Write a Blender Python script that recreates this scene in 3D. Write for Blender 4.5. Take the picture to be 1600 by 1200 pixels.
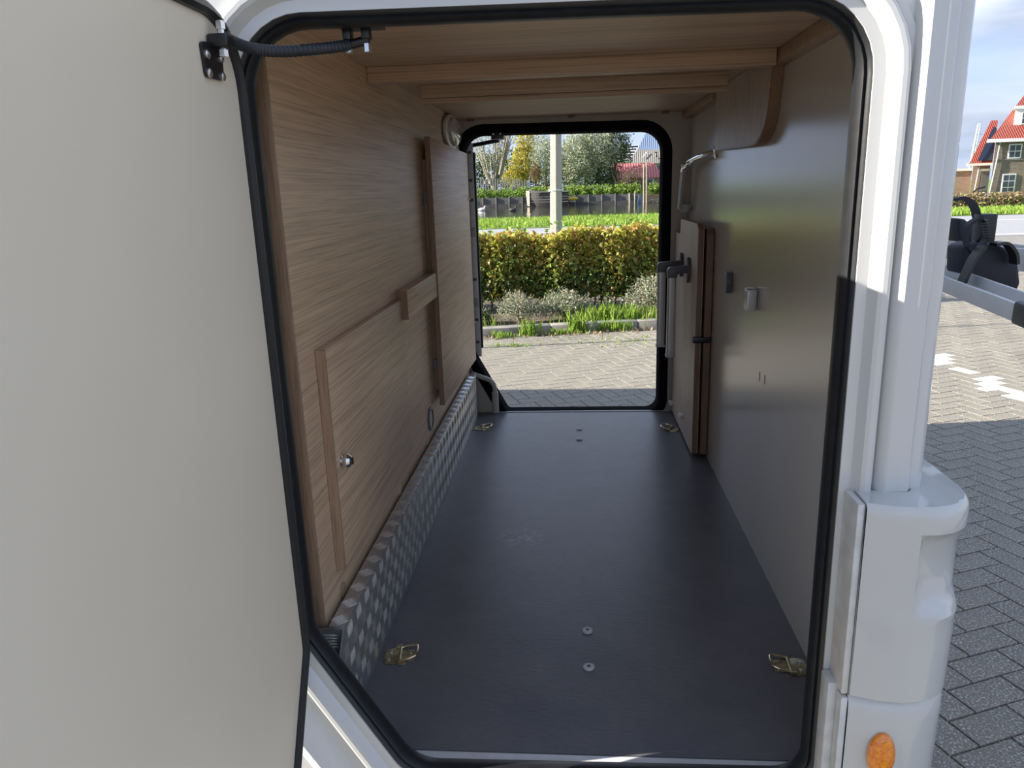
import bpy, math, random
import numpy as np
from mathutils import Vector, Matrix
random.seed(7); rng = np.random.default_rng(7)
for o in list(bpy.data.objects): bpy.data.objects.remove(o)
SC = bpy.context.scene; COL = SC.collection
# ------------------------------------------------------------------ camera
FPX = 1165.93; CAM = np.array([0., 0., 1.5])
YAW, PIT, ROL = -0.0865165, 0.2553182, 0.0326979
_f = np.array([math.sin(YAW)*math.cos(PIT), math.cos(YAW)*math.cos(PIT), -math.sin(PIT)])
_r = np.array([math.cos(YAW), -math.sin(YAW), 0.]); _d = np.cross(_f, _r)
R0 = np.array([math.cos(ROL)*_r+math.sin(ROL)*_d, -math.sin(ROL)*_r+math.cos(ROL)*_d, _f])
def at(x, y, ax, v):            # the point of plane ax = v seen at pixel (x, y)
    d = np.array([(x-800)/FPX, (y-600)/FPX, 1.]) @ R0; i = 'XYZ'.index(ax)
    return CAM + d*(v-CAM[i])/d[i]
def proj(P):
    c = (np.asarray(P)-CAM) @ R0.T
    return 800+FPX*c[..., 0]/c[..., 2], 600+FPX*c[..., 1]/c[..., 2], c[..., 2]
cd = bpy.data.cameras.new('camera'); cam = bpy.data.objects.new('camera', cd); COL.objects.link(cam)
cd.sensor_width = 36; cd.lens = FPX*36/1600; cd.clip_start = .02; cd.clip_end = 2000
mw = Matrix.Identity(4)
for i in range(3):
    mw[i][0] = R0[0][i]; mw[i][1] = -R0[1][i]; mw[i][2] = -R0[2][i]; mw[i][3] = CAM[i]
cam.matrix_world = mw; SC.camera = cam
# ------------------------------------------------------------------ light and exposure
SC.view_settings.view_transform = 'Standard'; SC.view_settings.look = 'None'
SC.view_settings.gamma = 1; SC.view_settings.use_curve_mapping = False
SC.view_settings.exposure = 1.25
SUN = Vector((1, .15, -.45)).normalized()
sl = bpy.data.lights.new('sun', 'SUN'); sl.energy = 6.2; sl.angle = math.radians(.35); sl.color = (1, .93, .82)
so = bpy.data.objects.new('sun', sl); COL.objects.link(so); so.rotation_euler = SUN.to_track_quat('-Z', 'Y').to_euler()
so.location = (-8, -2, 6)
W = bpy.data.worlds.new('sky'); SC.world = W; W.use_nodes = True
nt = W.node_tree; N = nt.nodes; L = nt.links; N.clear()
def nn(nt, t, **k):
    n = nt.nodes.new(t)
    for a, b in k.items(): setattr(n, a, b)
    return n
tc = nn(nt, 'ShaderNodeTexCoord'); sep = nn(nt, 'ShaderNodeSeparateXYZ'); L.new(tc.outputs['Generated'], sep.inputs[0])
gr = nn(nt, 'ShaderNodeValToRGB'); e = gr.color_ramp
e.elements[0].position = .0; e.elements[0].color = (.46, .57, .78, 1)
e.elements[1].position = .9; e.elements[1].color = (.20, .32, .60, 1)
m_ = e.elements.new(.25); m_.color = (.34, .47, .74, 1)
L.new(sep.outputs['Z'], gr.inputs[0])
mp = nn(nt, 'ShaderNodeMapping'); mp.inputs['Scale'].default_value = (1, 1, 3.2); L.new(tc.outputs['Generated'], mp.inputs[0])
cn = nn(nt, 'ShaderNodeTexNoise'); cn.inputs['Scale'].default_value = 3.4; cn.inputs['Detail'].default_value = 7; cn.inputs['Roughness'].default_value = .52
L.new(mp.outputs[0], cn.inputs['Vector'])
cr = nn(nt, 'ShaderNodeValToRGB'); cr.color_ramp.elements[0].position = .40; cr.color_ramp.elements[1].position = .66
L.new(cn.outputs['Fac'], cr.inputs[0])
mp2 = nn(nt, 'ShaderNodeMapping'); mp2.inputs['Scale'].default_value = (1, 1, 4.5); mp2.inputs['Location'].default_value = (3.1, 1.7, .4); L.new(tc.outputs['Generated'], mp2.inputs[0])
cn2 = nn(nt, 'ShaderNodeTexNoise'); cn2.inputs['Scale'].default_value = 2.1; cn2.inputs['Detail'].default_value = 5; L.new(mp2.outputs[0], cn2.inputs['Vector'])
cc = nn(nt, 'ShaderNodeValToRGB'); cc.color_ramp.elements[0].color = (.30, .36, .49, 1); cc.color_ramp.elements[1].color = (.84, .86, .90, 1)
cc.color_ramp.elements[0].position = .40; cc.color_ramp.elements[1].position = .62; L.new(cn2.outputs['Fac'], cc.inputs[0])
mx = nn(nt, 'ShaderNodeMixRGB'); L.new(cr.outputs[0], mx.inputs[0]); L.new(gr.outputs[0], mx.inputs[1]); L.new(cc.outputs[0], mx.inputs[2])
bg = nn(nt, 'ShaderNodeBackground'); bg.inputs[1].default_value = .66; L.new(mx.outputs[0], bg.inputs[0])
wo = nn(nt, 'ShaderNodeOutputWorld'); L.new(bg.outputs[0], wo.inputs[0])
# ------------------------------------------------------------------ materials
def base(name, rough=.5, metal=0, spec=.5):
    m = bpy.data.materials.new(name); m.use_nodes = True; t = m.node_tree
    b = t.nodes['Principled BSDF']; b.inputs['Roughness'].default_value = rough; b.inputs['Metallic'].default_value = metal
    b.inputs['Specular IOR Level'].default_value = spec
    return m, t, b
def ramp(t, src, stops):
    r = nn(t, 'ShaderNodeValToRGB'); el = r.color_ramp.elements
    el[0].position, el[0].color = stops[0][0], (*stops[0][1], 1); el[1].position, el[1].color = stops[-1][0], (*stops[-1][1], 1)
    for p, c in stops[1:-1]:
        q = el.new(p); q.color = (*c, 1)
    t.links.new(src, r.inputs[0]); return r.outputs[0]
def noise(t, scale, vec=(1, 1, 1), detail=4, rough=.5, rot=(0, 0, 0), dist=0, co='Object', loc=(0, 0, 0)):
    c = nn(t, 'ShaderNodeTexCoord'); mpn = nn(t, 'ShaderNodeMapping'); mpn.inputs['Scale'].default_value = vec; mpn.inputs['Rotation'].default_value = rot
    mpn.inputs['Location'].default_value = loc
    t.links.new(c.outputs[co], mpn.inputs[0]); n = nn(t, 'ShaderNodeTexNoise'); n.inputs['Scale'].default_value = scale; n.inputs['Detail'].default_value = detail
    n.inputs['Roughness'].default_value = rough; n.inputs['Distortion'].default_value = dist; t.links.new(mpn.outputs[0], n.inputs['Vector']); return n.outputs['Fac']
def bump(t, b, src, st, dist=.002):
    bn = nn(t, 'ShaderNodeBump'); bn.inputs['Strength'].default_value = st; bn.inputs['Distance'].default_value = dist
    t.links.new(src, bn.inputs['Height']); t.links.new(bn.outputs[0], b.inputs['Normal'])
def mix(t, f, a, c):
    m = nn(t, 'ShaderNodeMixRGB')
    if isinstance(f, float): m.inputs[0].default_value = f
    else: t.links.new(f, m.inputs[0])
    for i, v in ((1, a), (2, c)):
        if isinstance(v, tuple): m.inputs[i].default_value = (*v, 1)
        else: t.links.new(v, m.inputs[i])
    return m.outputs[0]
def plain(name, c, rough=.5, metal=0, var=.08, scale=20, bmp=0, spec=.5, coat=0, vec=(1, 1, 1)):
    m, t, b = base(name, rough, metal, spec)
    lo = tuple(max(0, v*(1-var)) for v in c); hi = tuple(min(1, v*(1+var)) for v in c)
    n = noise(t, scale, vec); t.links.new(ramp(t, n, [(.3, lo), (.7, hi)]), b.inputs['Base Color'])
    if bmp: bump(t, b, n, bmp)
    if coat: b.inputs['Coat Weight'].default_value = coat; b.inputs['Coat Roughness'].default_value = .05
    return m
def wood(name, dark, light, vec, rough=.45, scale=14, rot=(0, 0, 0)):
    m, t, b = base(name, rough)
    g = noise(t, scale, vec, 6, .66, rot, .5); g2 = noise(t, scale*3.2, vec, 4, .6, rot)
    big = noise(t, 1.6, (1, .6, 1), 3)
    c1 = ramp(t, g, [(.38, dark), (.5, tuple((a+c)/2 for a, c in zip(dark, light))), (.60, light)])
    c2 = ramp(t, g2, [(.38, tuple(v*.62 for v in dark)), (.52, light)])
    c = mix(t, .42, c1, c2)
    c = mix(t, ramp(t, big, [(.35, (.0, .0, .0)), (.7, (.22, .22, .22))]), c, tuple(v*.78 for v in dark))
    t.links.new(c, b.inputs['Base Color']); bump(t, b, g2, .18, .001); return m
OD, OL = (.50, .345, .22), (.74, .545, .37)
M = {}
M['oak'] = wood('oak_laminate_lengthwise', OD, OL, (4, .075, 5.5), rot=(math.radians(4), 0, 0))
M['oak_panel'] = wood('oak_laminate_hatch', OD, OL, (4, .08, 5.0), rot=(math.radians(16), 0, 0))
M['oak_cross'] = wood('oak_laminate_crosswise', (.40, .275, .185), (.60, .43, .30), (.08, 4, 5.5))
M['oak_up'] = wood('oak_laminate_upright', (.30, .19, .115), (.42, .28, .18), (6, 6, .25))
M['oak_pale'] = wood('oak_laminate_pale', (.40, .31, .24), (.56, .45, .36), (5, 5, .3))
M['oak_edge'] = wood('oak_edge_band', (.20, .11, .065), (.28, .17, .10), (8, 8, .3))
M['cream'] = plain('cream_laminate', (.56, .52, .45), .19, var=.02, scale=3, spec=.6)
M['cream_far'] = plain('cream_inner_skin', (.50, .45, .38), .45, var=.03, scale=4)
m, t, b = base('cream_door_skin', .42); n = noise(t, 1.5, detail=3); n2 = noise(t, 26, detail=5, rough=.7)
c = ramp(t, n, [(.3, (.73, .655, .52)), (.7, (.79, .72, .585))])
c = mix(t, ramp(t, n2, [(.72, (0, 0, 0)), (.80, (.35, .35, .35))]), c, (.45, .40, .32))
t.links.new(c, b.inputs['Base Color']); bump(t, b, n2, .05); M['door'] = m
M['rubber'] = plain('black_rubber', (.012, .013, .015), .42, var=.2, scale=60, bmp=.1)
M['rubber_soft'] = plain('black_rubber_trim', (.02, .024, .03), .5, var=.2, scale=60)
M['rubber_matt'] = plain('matt_black_rubber', (.008, .008, .01), .95, var=.2, spec=.1)
M['body'] = plain('white_gelcoat', (.58, .575, .55), .22, var=.015, scale=3, coat=.5)
M['bumper'] = plain('white_bumper_plastic', (.54, .535, .505), .2, var=.02, scale=6, coat=.7)
M['strip'] = plain('dirty_white_flange', (.60, .585, .55), .4, var=.12, scale=30)
M['alu'] = plain('tread_plate_aluminium', (.56, .56, .56), .38, metal=.8, var=.15, scale=25)
M['alu_bar'] = plain('polished_tread_bars', (.95, .92, .84), .38, metal=.8, var=.12, scale=60)
M['sill'] = plain('brushed_sill_strip', (.66, .66, .67), .4, metal=.1, var=.06, scale=40)
M['steel'] = plain('chrome', (.75, .75, .76), .1, metal=1, var=.05)
M['zinc'] = plain('yellow_passivated_zinc', (.50, .44, .27), .3, metal=1, var=.35, scale=70)
M['zinc_bright'] = plain('worn_zinc_wire', (.72, .56, .36), .25, metal=1, var=.2, scale=70)
M['bolt'] = plain('bright_bolt', (.72, .73, .75), .3, metal=1)
M['grey'] = plain('light_grey_enamel', (.50, .50, .50), .3, metal=.3, var=.04)
M['grey_dark'] = plain('grey_plastic', (.11, .115, .125), .4, var=.06)
M['grey_cap'] = plain('pale_grey_plastic_cap', (.50, .51, .50), .4, var=.06)
M['white_plastic'] = plain('white_plastic', (.72, .69, .66), .3, var=.03)
M['conduit'] = plain('cream_conduit', (.52, .50, .44), .4, var=.04)
M['black'] = plain('black_enamel', (.012, .012, .013), .35, var=.2)
M['navy'] = plain('navy_webbing', (.005, .007, .018), .6, var=.3, scale=90, bmp=.2)
M['rail'] = plain('grey_rail_aluminium', (.62, .62, .61), .35, metal=.35, var=.05)
m, t, b = base('clear_lens', .08); b.inputs['Base Color'].default_value = (.85, .82, .78, 1); b.inputs['Transmission Weight'].default_value = .5; M['lens'] = m
m, t, b = base('amber_lens', .12); n = noise(t, 9, (20, 20, 20), 2); t.links.new(ramp(t, n, [(.35, (.75, .16, .008)), (.7, (.95, .32, .015))]), b.inputs['Base Color'])
b.inputs['Coat Weight'].default_value = .8; b.inputs['Subsurface Weight'].default_value = .15; M['amber'] = m
M['amber_in'] = plain('amber_reflector', (.95, .30, .01), .3, var=.25, scale=120, bmp=.5)
# garage floor: grey-brown fibrous sheet with scuffs
m, t, b = base('grey_floor_sheet', .36)
n = noise(t, 9, detail=5, rough=.6); f = noise(t, 120, (.35, 1.2, 1), 5, .65, (0, 0, .5)); 
c = ramp(t, n, [(.3, (.115, .116, .128)), (.7, (.155, .152, .158))]); c = mix(t, ramp(t, f, [(.4, (0, 0, 0)), (.8, (.35, .35, .35))]), c, (.07, .068, .072))
g = nn(t, 'ShaderNodeNewGeometry'); dv = nn(t, 'ShaderNodeVectorMath', operation='DISTANCE'); dv.inputs[1].default_value = (-.162, 2.02, .5); t.links.new(g.outputs['Position'], dv.inputs[0])
s1 = ramp(t, dv.outputs['Value'], [(.02, (1, 1, 1)), (.075, (0, 0, 0))]); s2 = ramp(t, noise(t, 55, detail=4, rough=.7), [(.50, (0, 0, 0)), (.58, (1, 1, 1))])
mm = nn(t, 'ShaderNodeMixRGB', blend_type='MULTIPLY'); mm.inputs[0].default_value = 1; t.links.new(s1, mm.inputs[1]); t.links.new(s2, mm.inputs[2])
c = mix(t, mm.outputs[0], c, (.32, .33, .35))
sp = ramp(t, noise(t, 7, detail=5, rough=.75, loc=(3, 1, 0)), [(.70, (0, 0, 0)), (.78, (.5, .5, .5))]); c = mix(t, sp, c, (.035, .033, .032))
t.links.new(c, b.inputs['Base Color']); bump(t, b, f, .22, .002); M['floor'] = m
# outdoors
def pave(name, a, c2):
    m, t, b = base(name, .8); o = nn(t, 'ShaderNodeNewGeometry')
    f = noise(t, 130, detail=3, rough=.8, co='Object'); big = noise(t, 1.1, detail=3)
    c = mix(t, o.outputs['Random Per Island'], a, c2); c = mix(t, ramp(t, f, [(.53, (0, 0, 0)), (.64, (.85, .85, .85))]), c, (.66, .62, .53))
    c = mix(t, ramp(t, f, [(.30, (.7, .7, .7)), (.42, (0, 0, 0))]), c, (.09, .088, .085))
    c = mix(t, ramp(t, big, [(.4, (0, 0, 0)), (.7, (.25, .25, .25))]), c, (.40, .35, .28))
    t.links.new(c, b.inputs['Base Color']); bump(t, b, f, .5, .003); return m
M['paver'] = pave('concrete_paver', (.135, .123, .098), (.19, .172, .136))
M['paver_white'] = plain('white_painted_paver', (.80, .80, .78), .7, var=.08, scale=60, bmp=.3)
M['sand'] = plain('dark_joint_sand', (.06, .055, .045), .95, var=.4, scale=30, bmp=.5)
M['kerb'] = plain('weathered_kerb_concrete', (.24, .225, .20), .85, var=.25, scale=12, bmp=.4)
M['soil'] = plain('leaf_strewn_soil', (.10, .075, .05), .95, var=.5, scale=18, bmp=.6)
M['asphalt'] = plain('grey_asphalt', (.30, .30, .315), .85, var=.08, scale=6, bmp=.2)
M['line'] = plain('white_road_paint', (.75, .75, .74), .7, var=.05)
M['red_pave'] = plain('reddish_paving', (.42, .22, .18), .85, var=.12, scale=8)
M['turf'] = plain('turf', (.13, .22, .03), .9, var=.4, scale=5, bmp=.6)
M['concrete'] = plain('pale_pole_concrete', (.36, .33, .29), .8, var=.06, scale=8)
m, t, b = base('canal_water', .06); b.inputs['Base Color'].default_value = (.03, .035, .02, 1); b.inputs['Specular IOR Level'].default_value = .6
bump(t, b, noise(t, 2.2, (1, .35, 1), 3), .5, .06); M['water'] = m
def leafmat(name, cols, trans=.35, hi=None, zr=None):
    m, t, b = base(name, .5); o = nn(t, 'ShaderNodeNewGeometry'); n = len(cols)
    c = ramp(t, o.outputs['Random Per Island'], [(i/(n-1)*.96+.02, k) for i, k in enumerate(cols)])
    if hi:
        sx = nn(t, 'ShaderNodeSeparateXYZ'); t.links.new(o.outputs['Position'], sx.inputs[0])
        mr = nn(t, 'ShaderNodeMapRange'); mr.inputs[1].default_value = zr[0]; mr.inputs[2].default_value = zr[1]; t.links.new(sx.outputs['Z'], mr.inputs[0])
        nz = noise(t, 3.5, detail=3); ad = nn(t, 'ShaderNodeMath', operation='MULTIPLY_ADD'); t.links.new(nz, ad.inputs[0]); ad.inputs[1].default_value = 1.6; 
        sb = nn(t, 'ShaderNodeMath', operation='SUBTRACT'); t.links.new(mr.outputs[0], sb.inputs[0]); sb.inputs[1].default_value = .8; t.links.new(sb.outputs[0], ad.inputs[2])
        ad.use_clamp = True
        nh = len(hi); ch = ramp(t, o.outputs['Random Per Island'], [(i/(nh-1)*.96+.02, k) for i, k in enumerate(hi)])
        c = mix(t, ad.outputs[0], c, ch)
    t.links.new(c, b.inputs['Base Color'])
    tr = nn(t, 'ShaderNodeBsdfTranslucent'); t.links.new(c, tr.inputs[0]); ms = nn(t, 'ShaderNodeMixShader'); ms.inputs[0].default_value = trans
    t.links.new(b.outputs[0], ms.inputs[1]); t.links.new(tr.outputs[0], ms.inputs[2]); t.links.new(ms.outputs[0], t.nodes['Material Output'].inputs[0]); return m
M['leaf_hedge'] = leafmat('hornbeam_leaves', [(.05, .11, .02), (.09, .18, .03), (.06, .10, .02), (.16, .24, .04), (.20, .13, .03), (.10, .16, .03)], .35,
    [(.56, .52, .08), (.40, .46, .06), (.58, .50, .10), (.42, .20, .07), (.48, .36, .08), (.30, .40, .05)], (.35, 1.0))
M['leaf_silver'] = leafmat('silver_willow_leaves', [(.28, .31, .17), (.46, .48, .32), (.18, .22, .10), (.62, .63, .47), (.25, .30, .13)], .3)
M['leaf_yellow'] = leafmat('yellow_autumn_leaves', [(.48, .42, .05), (.36, .36, .06), (.55, .40, .06), (.22, .26, .05)], .4)
M['leaf_dark'] = leafmat('dark_evergreen_leaves', [(.035, .06, .025), (.07, .10, .03), (.10, .15, .05)], .2)
M['leaf_bright'] = leafmat('bright_bank_leaves', [(.12, .22, .03), (.24, .36, .05), (.32, .44, .08), (.10, .17, .03)], .4)
M['leaf_sage'] = leafmat('grey_green_sage_leaves', [(.20, .24, .17), (.30, .34, .24), (.36, .38, .26), (.40, .36, .22), (.14, .18, .11)], .25)
M['leaf_brown'] = leafmat('brown_dying_leaves', [(.22, .15, .08), (.32, .22, .12), (.18, .13, .07), (.28, .27, .10)], .25)
M['leaf_red'] = leafmat('russet_leaves', [(.36, .16, .09), (.42, .25, .12), (.30, .28, .10)], .3)
M['blade'] = leafmat('grass_blades', [(.16, .30, .03), (.30, .44, .07), (.22, .34, .04), (.36, .42, .10)], .4)
M['bark'] = plain('pale_bark', (.34, .30, .20), .85, var=.25, scale=6)
M['bark_dark'] = plain('dark_bark', (.07, .055, .04), .9, var=.3, scale=20)
M['timber'] = plain('grey_weathered_timber', (.24, .23, .21), .85, var=.2, scale=5)
M['timber_dark'] = plain('dark_timber_and_shade', (.06, .055, .05), .7, var=.3, scale=5)
def brick(name, a, c, mo, sc):
    m, t, b = base(name, .85); tcn = nn(t, 'ShaderNodeTexCoord'); mpn = nn(t, 'ShaderNodeMapping'); mpn.inputs['Rotation'].default_value = (math.radians(90), 0, 0)
    t.links.new(tcn.outputs['Object'], mpn.inputs[0]); bt = nn(t, 'ShaderNodeTexBrick'); t.links.new(mpn.outputs[0], bt.inputs[0])
    bt.inputs['Color1'].default_value = (*a, 1); bt.inputs['Color2'].default_value = (*c, 1); bt.inputs['Mortar'].default_value = (*mo, 1); bt.inputs['Scale'].default_value = sc
    bt.inputs['Brick Width'].default_value = .22; bt.inputs['Row Height'].default_value = .07; bt.inputs['Mortar Size'].default_value = .008
    n = noise(t, 3, detail=4, rough=.7); t.links.new(mix(t, ramp(t, n, [(.4, (0, 0, 0)), (.65, (.5, .5, .5))]), bt.outputs[0], (.27, .22, .165)), b.inputs['Base Color']); return m
M['brick'] = brick('brown_house_brick', (.13, .095, .07), (.22, .17, .12), (.20, .19, .17), .6)
M['brick_pink'] = brick('pink_house_brick', (.28, .16, .12), (.34, .23, .17), (.28, .25, .22), .6)
def tiles(name, a, c, sx, rough=.6):
    m, t, b = base(name, rough); tcn = nn(t, 'ShaderNodeTexCoord'); w = nn(t, 'ShaderNodeTexWave', bands_direction='X'); w.inputs['Scale'].default_value = sx; w.inputs['Distortion'].default_value = .3
    t.links.new(tcn.outputs['Object'], w.inputs[0]); t.links.new(ramp(t, w.outputs['Fac'], [(.2, a), (.8, c)]), b.inputs['Base Color']); bump(t, b, w.outputs['Fac'], .7, .05); return m
M['tile_red'] = tiles('red_roof_tiles', (.22, .04, .025), (.34, .085, .055), 1.4)
M['tile_pink'] = tiles('red_corrugated_sheet', (.36, .08, .075), (.52, .20, .18), 1.1)
M['tile_grey'] = tiles('grey_roof_tiles', (.20, .185, .165), (.27, .25, .22), 1.2)
M['panel_blue'] = tiles('blue_metal_roofing', (.15, .20, .31), (.21, .27, .39), 1.2, .35)
M['solar'] = plain('dark_solar_glass', (.015, .02, .035), .15, var=.2, scale=1)
M['pane'] = plain('window_glass', (.05, .06, .065), .08, var=.2, scale=1)
M['white'] = plain('white_paint', (.75, .75, .74), .5, var=.03)
M['yellow'] = plain('yellow_hull_paint', (.55, .42, .03), .5, var=.1)
M['stone'] = plain('pale_stones', (.26, .23, .18), .85, var=.3, scale=4)
M['tarp'] = plain('blue_grey_plastic', (.10, .15, .24), .5, var=.1)
M['bird'] = plain('white_plumage', (.7, .68, .64), .7)
M['bird_dark'] = plain('dark_plumage', (.04, .04, .04), .7)
M['tyre'] = plain('tyre_rubber', (.02, .02, .02), .8, var=.2, scale=30)
# ------------------------------------------------------------------ mesh helpers
class B:
    def __init__(s): s.v = []; s.f = []
    def add(s, vs, fs):
        k = len(s.v); s.v += [tuple(map(float, p)) for p in vs]; s.f += [tuple(i+k for i in q) for q in fs]; return s
    def box(s, x0, x1, y0, y1, z0, z1):
        return s.add([(x0,y0,z0),(x1,y0,z0),(x1,y1,z0),(x0,y1,z0),(x0,y0,z1),(x1,y0,z1),(x1,y1,z1),(x0,y1,z1)],
            [(0,3,2,1),(4,5,6,7),(0,1,5,4),(1,2,6,5),(2,3,7,6),(3,0,4,7)])
    def prism(s, pts, ax, a, b):     # pts: 2D loop in the two other axes (in XYZ order)
        n = len(pts); f = {'X': lambda p, h: (h, p[0], p[1]), 'Y': lambda p, h: (p[0], h, p[1]), 'Z': lambda p, h: (p[0], p[1], h)}[ax]
        return s.add([f(p, a) for p in pts]+[f(p, b) for p in pts], [tuple(range(n)), tuple(range(2*n-1, n-1, -1))]+[(i, i+n, (i+1) % n+n, (i+1) % n) for i in range(n)])
    def tube(s, pts, r, seg=10, cap=True, flat=1.0, up=(0, 0, 1)):
        P = [Vector(p) for p in pts]; n = len(P); rs = r if hasattr(r, '__len__') else [r]*n; vs = []
        for i, p in enumerate(P):
            d = (P[min(i+1, n-1)]-P[max(i-1, 0)]).normalized(); u = Vector(up)
            if abs(d.dot(u)) > .95: u = Vector((1, 0, 0)) if abs(d.x) < .9 else Vector((0, 1, 0))
            a = d.cross(u).normalized(); c = a.cross(d)
            for k in range(seg):
                th = 2*math.pi*k/seg; vs.append(p+a*math.cos(th)*rs[i]+c*math.sin(th)*rs[i]*flat)
        fs = [(i*seg+k, i*seg+(k+1) % seg, (i+1)*seg+(k+1) % seg, (i+1)*seg+k) for i in range(n-1) for k in range(seg)]
        if cap: fs += [tuple(range(seg-1, -1, -1)), tuple(range((n-1)*seg, n*seg))]
        return s.add(vs, fs)
    def lathe(s, prof, o, ax='Z', seg=24, sx=1, sy=1):   # prof: (radius, height) pairs
        vs = []
        for r, h in prof:
            for k in range(seg):
                a = 2*math.pi*k/seg; u, w = r*math.cos(a)*sx, r*math.sin(a)*sy
                q = {'Z': (u, w, h), 'X': (h, u, w), 'Y': (u, h, w)}[ax]; vs.append((o[0]+q[0], o[1]+q[1], o[2]+q[2]))
        n = len(prof); fs = [(i*seg+k, i*seg+(k+1) % seg, (i+1)*seg+(k+1) % seg, (i+1)*seg+k) for i in range(n-1) for k in range(seg)]
        return s.add(vs, fs+[tuple(range(seg-1, -1, -1)), tuple(range((n-1)*seg, n*seg))])
    def build(s, name, mat, parent=None, bevel=0, smooth=True, kind=None, seg=2, sharp=38):
        off = wloc(parent); me = bpy.data.meshes.new(name)
        me.from_pydata([(p[0]-off[0], p[1]-off[1], p[2]-off[2]) for p in s.v], [], s.f)
        me.validate(); me.update(); me.materials.append(M[mat] if isinstance(mat, str) else mat)
        import bmesh
        bm = bmesh.new(); bm.from_mesh(me); bmesh.ops.recalc_face_normals(bm, faces=bm.faces)
        if bevel: bmesh.ops.bevel(bm, geom=[e for e in bm.edges if len(e.link_faces) == 2 and e.calc_face_angle(0) > .5], offset=bevel, segments=seg, affect='EDGES', profile=.5)
        bm.to_mesh(me); bm.free()
        if smooth: me.shade_smooth(); me.set_sharp_from_angle(angle=math.radians(sharp))
        o = bpy.data.objects.new(name, me); COL.objects.link(o)
        if parent: o.parent = parent
        if kind: o['kind'] = kind
        return o
def wloc(p):
    v = Vector((0, 0, 0))
    while p is not None: v += p.location; p = p.parent
    return v
def thing(name, label, cat, loc=(0, 0, 0), group=None):
    o = bpy.data.objects.new(name, None); COL.objects.link(o); o.location = loc; o.empty_display_size = .05
    return tag(o, label, cat, group)
def tag(o, label, cat, group=None, kind=None):
    o['label'] = label; o['category'] = cat
    if group: o['group'] = group
    if kind: o['kind'] = kind
    return o
def struct(o, label, cat):
    return tag(o, label, cat, kind='structure')
def numesh(name, V, F, mat, parent=None, kind=None):
    me = bpy.data.meshes.new(name); V = np.asarray(V, dtype=np.float32); off = wloc(parent); V = V-np.array(off, dtype=np.float32)
    F = np.asarray(F, dtype=np.int32); k = F.shape[1]
    me.vertices.add(len(V)); me.vertices.foreach_set('co', V.ravel()); me.loops.add(F.size); me.loops.foreach_set('vertex_index', F.ravel())
    me.polygons.add(len(F)); me.polygons.foreach_set('loop_start', np.arange(0, F.size, k, dtype=np.int32)); me.polygons.foreach_set('loop_total', np.full(len(F), k, dtype=np.int32))
    me.update(calc_edges=True); me.shade_flat(); me.materials.append(M[mat]); o = bpy.data.objects.new(name, me); COL.objects.link(o)
    if parent: o.parent = parent
    if kind: o['kind'] = kind
    return o
def leaves(C, size, aspect=.55, nbias=None):
    n = len(C); d = rng.normal(size=(n, 3)); d /= np.linalg.norm(d, axis=1)[:, None]
    u = rng.normal(size=(n, 3))
    if nbias is not None: u += nbias
    u = np.cross(d, u); u /= np.linalg.norm(u, axis=1)[:, None]+1e-9; w = np.cross(d, u)
    s = (size*(.6+.8*rng.random(n)))[:, None]; a = d*s*.5; c = u*s*.5*aspect; k = w*s*.10
    V = np.stack([C-a, C+c+k, C+a, C-c+k], 1).reshape(-1, 3); F = np.arange(4*n).reshape(-1, 4); return V, F
def blob(c, r, n, shell=.55):
    d = rng.normal(size=(n, 3)); d /= np.linalg.norm(d, axis=1)[:, None]; q = shell+(1-shell)*rng.random(n)
    q *= 1+.16*np.sin(d[:, 0]*7+c[0])*np.cos(d[:, 2]*6)+.1*np.sin(d[:, 1]*11)
    return np.array(c)+d*q[:, None]*np.array(r)
def blades(P, h, w=.006, lean=.5):
    n = len(P); a = rng.random(n)*6.283; hh = h*(.45+.8*rng.random(n)); t = np.stack([np.cos(a), np.sin(a), 0*a], 1); q = np.stack([-np.sin(a), np.cos(a), 0*a], 1)
    up = np.array([0, 0, 1.])*hh[:, None]; ln = t*(hh*lean*rng.random(n))[:, None]
    V = np.stack([P-q*w, P+q*w, P+up*.6+ln*.4+q*w*.7, P+up+ln, P+up*.6+ln*.4-q*w*.7], 1).reshape(-1, 3); F = np.arange(5*n).reshape(-1, 5); return V, F
def rounded(corners, seg=8):       # (x, z, radius) loop
    out = []; n = len(corners)
    for i, (x, z, r) in enumerate(corners):
        p = Vector((x, z)); a = Vector(corners[i-1][:2])-p; c = Vector(corners[(i+1) % n][:2])-p; a.normalize(); c.normalize()
        half = math.acos(max(-1, min(1, a.dot(c))))/2; d = r/math.tan(half); cen = p+(a+c).normalized()*(r/math.sin(half))
        s, e = p+a*d, p+c*d; a0 = math.atan2(s.y-cen.y, s.x-cen.x); a1 = math.atan2(e.y-cen.y, e.x-cen.x); da = (a1-a0+math.pi) % (2*math.pi)-math.pi
        for k in range(seg+1): t_ = a0+da*k/seg; out.append((cen.x+r*math.cos(t_), cen.y+r*math.sin(t_)))
    return out
def offset(loop, d):
    n = len(loop); out = []; area = sum(loop[i][0]*loop[(i+1) % n][1]-loop[(i+1) % n][0]*loop[i][1] for i in range(n)); sg = 1 if area > 0 else -1
    for i in range(n):
        p0, p1, p2 = Vector(loop[i-1]), Vector(loop[i]), Vector(loop[(i+1) % n]); t1 = (p1-p0).normalized() if (p1-p0).length > 1e-7 else (p2-p1).normalized(); t2 = (p2-p1).normalized() if (p2-p1).length > 1e-7 else t1
        m = (t1+t2).normalized(); nrm = Vector((m.y, -m.x))*sg; k = max(.5, m.dot(t1)); out.append((p1.x+nrm.x*d/k, p1.y+nrm.y*d/k))
    return out
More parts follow.
